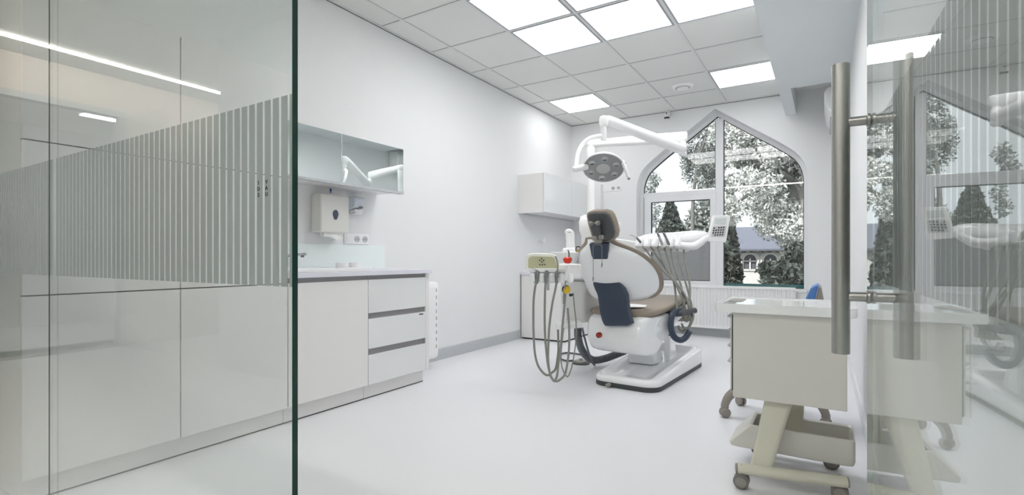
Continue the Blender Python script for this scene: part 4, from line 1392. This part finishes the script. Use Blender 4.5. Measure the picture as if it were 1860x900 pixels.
for i, (lab, x, pp) in enumerate(RH):
    h = thing('handpiece', lab, 'dental handpiece', W(x, 449, DR - 0.03), 0, 'handpieces of the delivery console')
    n_ = len(pp)
    dd = DR - 0.02 - 0.006 * (i % 3)
    tube(bm := B(), [W(a, b, dd - 0.22 * min(1.0, k / 8)) for k, (a, b) in enumerate(pp)], 0.0085, 10, smooth=6)
    finish(bm, 'hose', M_hose, h)
    if i == 0:
        finish(tube(B(), [W(1164, 442, DR - 0.09), W(1163, 440, DR - 0.09), W(1158, 434, DR - 0.10), W(1156, 432, DR - 0.1)], [0.006, 0.010, 0.009, 0.005], 12), 'handle', M_grey, h)
        finish(tube(B(), [W(1157, 433, DR - 0.1), W(1151, 429.5, DR - 0.1), W(1147, 427.5, DR - 0.1), W(1144, 427.5, DR - 0.1)], 0.0028, 6), 'tip', M_chrome, h)
    if i in (2, 3):
        dx = 0 if i == 2 else 12
        finish(tube(B(), [W(1203 + dx, 445, DR - 0.09), W(1201.5 + dx, 441, DR - 0.10), W(1198 + dx * 0.97, 432, DR - 0.11), W(1194.5 + dx * 0.92, 424, DR - 0.11), W(1193.7 + dx * 0.9, 422, DR - 0.11)], [0.011, 0.012, 0.010, 0.010 if i == 3 else 0.007, 0.004], 12), 'handle', M_hose if i == 3 else M_grid, h)
        finish(tube(B(), [W(1197 + dx * 0.95, 430, DR - 0.112), W(1194.3 + dx * 0.92, 423.2, DR - 0.112)], [0.0106, 0.008], 12), 'head', M_grey, h)
# ------------------------------------------------------------------ treatment cart
t = thing('treatment_cart', 'cream treatment cart on castors with side drawers and a white top', 'cart', (-0.14, 2.5, 0))
cart = t
X0, X1, Y0, Y1, Z0, Z1 = -0.345, 0.068, 2.30, 2.68, 0.357, 0.712
finish(box(B(), X0 + 0.012, X1, Y0, Y1, Z0, Z1), 'body', M_cart, t, bevel=0.003)
for za, zb in ((0.645, 0.70), (0.58, 0.64), (0.515, 0.575), (0.385, 0.51)):
    d_ = finish(box(B(), X0, X0 + 0.011, Y0 + 0.012, Y1 - 0.012, za, zb), 'drawer', M_cart, t, bevel=0.003)
    finish(prism(B(), [(X0, Y0 + 0.015, zb - 0.004), (X0 - 0.010, Y0 + 0.015, zb - 0.002), (X0 - 0.012, Y0 + 0.015, zb - 0.008), (X0, Y0 + 0.015, zb - 0.014)], (0, Y1 - Y0 - 0.03, 0)), 'pull', M_grid, d_)
finish(box(B(), X0 + 0.008, X0 + 0.0125, Y0 + 0.002, Y0 + 0.011, 0.385, 0.70), 'drawer_gap', M_dark, t, smooth=False)
bm = B()
oc = [(x - 0.152, y + 2.485) for x, y in rrect(0.505, 0.44, 0.045, 5)]
oi = [(x - 0.152, y + 2.485) for x, y in rrect(0.475, 0.41, 0.04, 5)]
loft(bm, [[(x * 0.99 - 0.0015, y * 0.995 + 0.012, 0.715) for x, y in oc], [(x, y, 0.722) for x, y in oc], [(x, y, 0.746) for x, y in oc], [(x * 0.995, y * 0.999 + 0.0025, 0.751) for x, y in oc], [(x, y, 0.750) for x, y in oi], [(x, y, 0.746) for x, y in oi]])
finish(bm, 'top', M_gwhite, t)
bm = B()
loft(bm, [[(x - 0.345, y + 2.53, 0.7468) for x, y in rrect(0.055, 0.18, 0.02)], [(x - 0.345, y + 2.53, 0.7474) for x, y in rrect(0.055, 0.18, 0.02)]])
finish(bm, 'grip_recess', M_cast, t)
# slanted leg
bm = B()
def leg_sec(c, wx, wy):
    return [Vector(c) + Vector((x, y, 0)) for x, y in rrect(wx, wy, 0.018, 3)]
loft(bm, [leg_sec((-0.225, 2.31, 0.09), 0.08, 0.05), leg_sec((-0.165, 2.37, 0.36), 0.105, 0.05)])
finish(bm, 'leg', M_cartl, t)
loft(bm := B(), [leg_sec((-0.13, 2.675, 0.09), 0.07, 0.03), leg_sec((-0.12, 2.655, 0.36), 0.08, 0.03)])
finish(bm, 'leg', M_cartl, t)
# shelf tray
bm = B()
TY0, TY1 = 2.46, 2.72
def tray(z, xa, xb, ya, yb):
    cx, cy = (xa + xb) / 2, (ya + yb) / 2
    return [(x + cx, y + cy, z) for x, y in rrect(xb - xa, yb - ya, 0.015, 3)]
loft(bm, [tray(0.10, -0.34, 0.085, 2.45, 2.66), tray(0.105, -0.365, 0.095, 2.44, 2.67), tray(0.12, -0.37, 0.10, 2.44, 2.67), tray(0.205, -0.29, 0.10, 2.44, 2.675), tray(0.21, -0.285, 0.095, 2.447, 2.67), tray(0.202, -0.275, 0.09, 2.455, 2.66), tray(0.12, -0.355, 0.087, 2.455, 2.66)])
finish(bm, 'shelf_tray', M_cart, t, bevel=0.002)
# foot bars and castors
for (p, q) in (((-0.318, 2.262, 0.075), (0.075, 2.345, 0.075)), ((-0.27, 2.70, 0.075), (0.04, 2.705, 0.075))):
    p, q = Vector(p), Vector(q)
    tube(bm := B(), [p.lerp(q, 0.02), p.lerp(q, 0.98)], 0.023, 20, flat=(0.95, 1.15))
    bar = finish(bm, 'foot_bar', M_cartl, t)
    for a, b in ((0.0, 0.03), (0.97, 1.0)):
        tube(bm := B(), [p.lerp(q, a), p.lerp(q, a + 0.004), p.lerp(q, b - 0.004), p.lerp(q, b)], [0.016 if a == 0 else 0.0215, 0.0215, 0.0215, 0.0215 if a == 0 else 0.016], 20, flat=(0.9, 1.15))
        finish(bm, 'end_cap', M_cast, bar)
def castor(x, y, r, parent, m1=M_cast, m2=mat('castor_tread', (120, 118, 114), 0.5), ang=0.0):
    ax = Vector((math.sin(ang), -math.cos(ang), 0))
    c = Vector((x, y, r))
    bm = B()
    for s in (-1, 1):
        lathe(bm, [(r * 0.6, -0.004), (r, -0.004), (r, 0.010), (r * 0.9, 0.013), (r * 0.5, 0.014)], aim(c + ax * 0.010 * s, ax * s), 24)
    wheel = finish(bm, 'castor_wheel', m2, parent)
    bm = B()
    lathe(bm, [(r * 0.72, 0.013), (r * 0.68, 0.0165), (0.0, 0.018)], aim(c + ax * 0.010, ax), 20)
    finish(bm, 'hub', m1, wheel)
    bm = B()
    tube(bm, [c + Vector((0, 0, r * 0.2)), c + Vector((0, 0, r + 0.014))], [0.02, 0.016], 12)
    tube(bm, [c + Vector((0, 0, r * 0.9)), c + Vector((0, 0, r + 0.035))], 0.008, 10)
    finish(bm, 'castor_fork', m1, parent)
castor(-0.295, 2.262, 0.030, t)
castor(0.045, 2.352, 0.030, t)
castor(-0.275, 2.685, 0.030, t)
castor(0.02, 2.68, 0.032, t)

# ------------------------------------------------------------------ operator stool
sc_ = Vector((-0.27, 3.34, 0))
t = thing('operator_stool', 'five-legged operator stool with a blue backrest behind the cream cart', 'stool', sc_)
R_ = 0.27
tube(bm := B(), [sc_ + Vector((0, 0, 0.12)), sc_ + Vector((0, 0, 0.24)), sc_ + Vector((0, 0, 0.42))], [0.045, 0.035, 0.022], 20)
finish(bm, 'column', M_stool, t)
for k in range(5):
    a = math.radians(208 + 72 * k)
    dv = Vector((math.cos(a), math.sin(a), 0))
    e = sc_ + dv * R_
    tube(bm := B(), [sc_ + dv * 0.02 + Vector((0, 0, 0.175)), sc_ + dv * 0.10 + Vector((0, 0, 0.175)), sc_ + dv * 0.19 + Vector((0, 0, 0.16)), sc_ + dv * 0.245 + Vector((0, 0, 0.125)), e + Vector((0, 0, 0.075)), e + Vector((0, 0, 0.055))], [0.030, 0.030, 0.028, 0.025, 0.022, 0.022], 14, smooth=4)
    lg = finish(bm, 'leg', M_stool, t)
    ax = Vector((-dv.y, dv.x, 0))
    for s in (-1, 1):
        lathe(bm := B(), [(0.008, -0.002), (0.028, -0.002), (0.029, 0.012), (0.024, 0.018), (0, 0.02)], aim(e + Vector((0, 0, 0.029)) + ax * 0.006 * s, ax * s), 20)
        finish(bm, 'castor_wheel', M_stool, lg)
bm = B()
lathe(bm, [(0.0, 0.41), (0.17, 0.41), (0.195, 0.43), (0.20, 0.47), (0.18, 0.50), (0.0, 0.505)], Matrix.Translation(sc_), 36)
finish(bm, 'seat', M_bluepad, t)
# backrest pad seen edge on, above the cart
bp = Vector((-0.055, 3.36, 0))
def pad_pts(xs, off=0.0):
    return xs
bm = B()
arc = [(-0.030, 0.56), (-0.046, 0.64), (-0.040, 0.72), (-0.018, 0.775), (0.006, 0.792), (0.022, 0.788)]
rear = [(0.022, 0.788), (0.012, 0.75), (0.002, 0.70), (-0.004, 0.64), (0.0, 0.56)]
prism(bm, [(bp.x + a, bp.y - 0.14, b) for a, b in arc + rear[1:]], (0, 0.30, 0))
finish(bm, 'backrest_pad', M_bluepad, t, bevel=0.008, bseg=3)
bm = B()
prism(bm, [(bp.x + a, bp.y - 0.13, b) for a, b in [(0.024, 0.784), (0.032, 0.775), (0.044, 0.70), (0.05, 0.62), (0.05, 0.56), (0.002, 0.56), (-0.002, 0.64), (0.004, 0.70), (0.014, 0.75)]], (0, 0.28, 0))
finish(bm, 'backrest_shell', M_stool, t, bevel=0.006, bseg=3)
bm = B()
tube(bm, [sc_ + Vector((0.05, 0.02, 0.40)), Vector((0.05, 3.37, 0.40)), Vector((0.095, 3.37, 0.48)), Vector((0.075, 3.37, 0.66)), Vector((0.035, 3.37, 0.70))], [0.014, 0.014, 0.014, 0.014, 0.012], 10, smooth=5)
prism(bm, [(bp.x + a, bp.y - 0.05, b) for a, b in [(0.066, 0.60), (0.078, 0.70), (0.105, 0.715), (0.118, 0.70), (0.10, 0.60)]], (0, 0.09, 0))
finish(bm, 'backrest_bar', M_cast, t, bevel=0.004)
# ------------------------------------------------------------------ outside the window
GZ = -0.9
M_ground = mat('yard_ground', (120, 122, 118), 0.9, noise=0.2, nscale=1.5)
M_bark = mat('bark', (104, 104, 102), 0.9, noise=0.25, nscale=12)
M_stone = mat('pale_stone', (176, 175, 172), 0.85, noise=0.1, nscale=5)
M_slate = mat('slate_roof', (92, 96, 108), 0.95, noise=0.18, nscale=10)
M_shed = mat('grey_render', (78, 80, 82), 0.9, noise=0.05, nscale=3)
M_fence = mat('teal_fence', (30, 84, 84), 0.7, noise=0.15, nscale=9)
struct(box(B(), -60, 60, 6.95, 120, GZ - 0.1, GZ), 'ground', M_ground, smooth=False)

def leaf_mat(name, c0, c1, scale):
    m = mat(name, c0, 0.55)
    tt = m.node_tree
    b = tt.nodes['Principled BSDF']
    n = tt.nodes.new('ShaderNodeTexNoise'); n.inputs['Scale'].default_value = scale; n.inputs['Detail'].default_value = 6
    tcn = tt.nodes.new('ShaderNodeTexCoord')
    r = tt.nodes.new('ShaderNodeValToRGB')
    r.color_ramp.elements[0].position = 0.35; r.color_ramp.elements[0].color = (*lin(c0), 1)
    r.color_ramp.elements[1].position = 0.65; r.color_ramp.elements[1].color = (*lin(c1), 1)
    tt.links.new(tcn.outputs['Object'], n.inputs['Vector'])
    tt.links.new(n.outputs['Fac'], r.inputs['Fac'])
    tt.links.new(r.outputs['Color'], b.inputs['Base Color'])
    return m
M_sunleaf = leaf_mat('sunlit_leaf', (96, 102, 98), (236, 238, 234), 5.0)  # pale ramp end paints sunlit highlights onto grey-green leaves
M_leafd = leaf_mat('dark_leaf', (44, 50, 46), (86, 94, 88), 3.0)
M_birch = leaf_mat('birch_leaf', (90, 96, 92), (150, 156, 152), 3.0)

def foliage(blobs, n, size, seed, flat=1.0):
    rnd = random.Random(seed)
    bm = B()
    vol = [rx * ry * rz for _, (rx, ry, rz) in blobs]
    tot = sum(vol)
    for (c, (rx, ry, rz)), v in zip(blobs, vol):
        for _ in range(int(n * v / tot)):
            while True:
                p = Vector((rnd.uniform(-1, 1), rnd.uniform(-1, 1), rnd.uniform(-1, 1)))
                if 0.15 < p.length < 1:
                    break
            p = p * (0.75 + 0.25 * rnd.random()) 
            q = Vector(c) + Vector((p.x * rx, p.y * ry, p.z * rz))
            a = Vector((rnd.gauss(0, 1), rnd.gauss(0, 1), rnd.gauss(0, 1))).normalized()
            b = a.orthogonal().normalized()
            b.rotate(Matrix.Rotation(rnd.uniform(0, 6.28), 3, a))
            s = size * rnd.uniform(0.6, 1.4)
            vs = [bm.verts.new(q + a * s), bm.verts.new(q + b * s * 0.5), bm.verts.new(q - a * s), bm.verts.new(q - b * s * 0.5)]
            bm.faces.new(vs)
    return bm

def branches(base, tips, r0, seg=7):
    bm = B()
    rnd = random.Random(len(tips))
    for tp in tips:
        b, e = Vector(base[0]), Vector(tp)
        m_ = b.lerp(e, 0.5) + Vector((rnd.uniform(-.2, .2), rnd.uniform(-.2, .2), 0.15))
        tube(bm, [b, m_, e], [r0 * 0.5, r0 * 0.3, r0 * 0.08], 6, smooth=4)
    tube(bm, base[1], [r0, r0 * 0.5], seg, smooth=3)
    return bm

def AT(x, y, Y):
    return at_y(x, y, Y)

def tree(name, lab, cat, trunk, tips, r0, blobs, n, size, seed, m, group='trees outside the window'):
    b0 = Vector(trunk[0])
    t = thing(name, lab, cat, b0, 0, group)
    finish(branches((trunk[-1], trunk), tips, r0), 'trunk', M_bark, t)
    finish(foliage(blobs, n, size, seed), 'foliage', m, t, smooth=False)
    return t

rnd = random.Random(3)
# big tree with sunlit highlights painted into its leaves, in the right pane
Y = 15.0
c = AT(1400, 330, Y)
base = AT(1452, 330, Y); g = Vector((base.x, Y, GZ))
bl = []
for k in range(34):
    x = rnd.uniform(1318, 1475); y = rnd.uniform(225, 415)
    if y > 385 and x < 1380:
        continue
    p = AT(x, y, Y + rnd.uniform(-1.5, 1.5))
    bl.append((p, (rnd.uniform(0.35, 0.75), rnd.uniform(0.4, 0.8), rnd.uniform(0.35, 0.7))))
for x, y in ((1440, 430), (1455, 450), (1448, 470), (1420, 400), (1435, 415), (1405, 392)):
    bl.append((AT(x, y, Y), (0.45, 0.5, 0.5)))
tree('leafy_tree', 'big leafy tree with painted sunlit whites filling the right pane of the pointed window', 'tree', [g, Vector((base.x, Y, 2.2)), AT(1440, 330, Y)], [b[0] for b in bl[:26]], 0.20, bl, 34000, 0.05, 5, M_sunleaf)
# drooping birch behind the upper left pane
Y = 18.0
b0 = AT(1262, 330, Y)
bl = []
for k in range(30):
    x = rnd.choice([rnd.uniform(1235, 1303), rnd.uniform(1245, 1300), rnd.uniform(1275, 1330)]); y = rnd.uniform(225, 350)
    if x < 1250 and y > 300: continue
    bl.append((AT(x, y, Y + rnd.uniform(-1, 1)), (rnd.uniform(0.12, 0.3), 0.3, rnd.uniform(0.4, 0.9))))
for x, y in ((1185, 335), (1190, 325), (1180, 350), (1192, 380), (1188, 400)):
    bl.append((AT(x, y, Y), (0.22, 0.3, 0.35)))
tree('birch_tree', 'tall thin tree with drooping twigs behind the upper left pane', 'tree', [Vector((AT(1262, 440, Y).x, Y, GZ)), AT(1258, 420, Y), AT(1262, 330, Y), AT(1285, 240, Y)], [b[0] for b in bl[:30] if b[0].x > AT(1250, 300, Y).x][:9], 0.08, bl, 9000, 0.045, 8, M_birch)
# round conifer behind the lower left pane
Y = 24.0
bl = []
for k in range(12):
    y = 372 + k * 7
    hw = 4 + k * 2.4
    for s in (-0.6, 0, 0.6):
        p = AT(1218 + s * hw, y, Y)
        bl.append((p, (hw * 0.6 * 0.028, 0.5, 0.4)))
gp = AT(1218, 440, Y)
tree('conifer', 'rounded dark conifer seen through the small lower left pane', 'tree', [Vector((gp.x, Y, GZ)), gp], [], 0.15, bl, 8000, 0.10, 9, M_leafd)
# dark spruce at the mullion
Y = 20.0
bl = []
for k in range(16):
    y = 385 + k * 9
    hw = 8 + k * 1.3 if k < 12 else 24
    for s in (-0.5, 0.1, 0.6):
        bl.append((AT(1322 + s * hw, y, Y + rnd.uniform(-.5, .5)), (hw * 0.5 * 0.022, 0.4, 0.35)))
gp = AT(1320, 440, Y)
tree('spruce', 'dark narrow spruce just right of the window mullion', 'tree', [Vector((gp.x, Y, GZ)), gp], [], 0.12, bl, 9000, 0.09, 10, M_leafd)
# dark shrub low right
Y = 12.0
bl = []
for k in range(22):
    x = rnd.uniform(1390, 1470); y = rnd.uniform(455 if x > 1425 else 485, 520)
    bl.append((AT(x, y, Y + rnd.uniform(-.4, .4)), (0.22, 0.3, 0.2)))
gp = AT(1430, 510, Y)
tree('dark_shrub', 'dark bushy shrub in the lower right corner of the window', 'shrub', [Vector((gp.x, Y, GZ)), gp], [b[0] for b in bl[:8]], 0.05, bl, 6500, 0.06, 11, M_leafd)
Y = 30.0
bl = [(AT(x, y, Y), (1.0, 0.8, 1.0)) for x, y in ((1255, 425), (1275, 400), (1285, 430), (1290, 380), (1300, 410), (1265, 440), (1240, 445), (1200, 447))]
gp = AT(1275, 430, Y)
tree('leafy_tree', 'hazy broad tree far behind the lower left pane', 'tree', [Vector((gp.x, Y, GZ)), gp], [b[0] for b in bl], 0.2, bl, 5000, 0.13, 12, M_birch)

# house with arched windows
YH = 40.0
t = thing('house', 'pale stone house with a slate roof and arched windows beyond the trees', 'house', (AT(1395, 500, YH).x, YH, GZ))
def hx(x): return AT(x, 469, YH).x
def hz(y, x=1395): return AT(x, y, YH).z
xa, xb = hx(1328), hx(1475)
ws = []
outer = [(xa, GZ), (xb, GZ), (xb, hz(455)), (xa, hz(455))]
def arch(cx, half, zb, zt, r, n=8):
    pts = [(cx - half, zb), (cx + half, zb)]
    for k in range(n + 1):
        a = PI * k / n
        pts.append((cx + half * math.cos(a), zt + half * math.sin(a)))
    return pts
wins = [1362, 1399, 1436]
bm = B()
tmp = bmesh.new()
for loop in [outer] + [arch(hx(x), 0.50, hz(491), hz(473), 0) for x in wins]:
    vs = [tmp.verts.new((x, YH, z)) for x, z in loop]
    for i in range(len(vs)):
        tmp.edges.new((vs[i], vs[(i + 1) % len(vs)]))
bmesh.ops.triangle_fill(tmp, use_beauty=True, edges=tmp.edges[:])
g = bmesh.ops.extrude_face_region(tmp, geom=tmp.faces[:] + tmp.edges[:] + tmp.verts[:])
for v in g['geom']:
    if isinstance(v, bmesh.types.BMVert):
        v.co.y += 0.4
finish(tmp, 'wall', M_stone, t, smooth=False)
finish(box(B(), xa, xb, YH + 0.6, YH + 8, GZ, hz(455)), 'rear_block', M_stone, t, smooth=False)
for x in wins:
    cx = hx(x)
    wn = finish(ring_slab(arch(cx, 0.68, hz(493), hz(473), 0), arch(cx, 0.50, hz(491), hz(473), 0), YH - 0.08, YH + 0.1), 'window_surround', M_stone, t, smooth=False)
    bm = B()
    ring_slab(arch(cx, 0.50, hz(491), hz(473), 0), arch(cx, 0.42, hz(490), hz(473), 0), YH + 0.1, YH + 0.2, bm)
    box(bm, cx - 0.04, cx + 0.04, YH + 0.1, YH + 0.2, hz(491), hz(470))
    box(bm, cx - 0.45, cx + 0.45, YH + 0.1, YH + 0.2, hz(475.5), hz(474))
    finish(bm, 'window_frame', M_frame, wn, smooth=False)
    finish(box(B(), cx - 0.5, cx + 0.5, YH + 0.22, YH + 0.25, hz(491), hz(462)), 'pane', M_dgrey, wn, smooth=False)
bm = B()
prism(bm, [(xa - 0.6, YH - 0.6, hz(455)), (xa - 0.6, YH - 0.6, hz(452.5)), (xa - 0.6, YH + 4.2, hz(421) + 0.6), (xa - 0.6, YH + 9.0, hz(455)), ], (xb - xa + 1.2, 0, 0))
finish(bm, 'roof', M_slate, t, smooth=False)
finish(box(B(), xa - 0.6, xb + 0.6, YH - 0.7, YH - 0.58, hz(456.5), hz(454.5)), 'gutter', M_dgrey, t, smooth=False)
for k in range(9):
    x = xa + (xb - xa) * (k + 0.5) / 9
    finish(box(B(), x - 0.12, x + 0.12, YH - 0.5, YH, hz(459.5), hz(456.5)), 'bracket', M_dgrey, t, smooth=False)

# grey outbuilding filling the lower left pane, teal fence
o = finish(box(B(), AT(1150, 500, 10.5).x, AT(1303, 500, 10.5).x, 10.5, 11.0, GZ, AT(1250, 438, 10.5).z), 'outbuilding', M_shed, smooth=False)
top(rebase(o), 'plain dark grey outbuilding wall filling the lower left pane', 'building')
bm = B()
xa, xb = AT(1120, 500, 8.6).x, AT(1480, 500, 8.6).x
n = 60
for k in range(n):
    x = xa + (xb - xa) * k / n
    box(bm, x, x + (xb - xa) / n * 0.93, 8.6, 8.63, GZ, AT(1300, 514.5, 8.6).z)
o = finish(bm, 'fence', M_fence, smooth=False)
top(rebase(o), 'teal board fence along the bottom of the window view', 'fence')
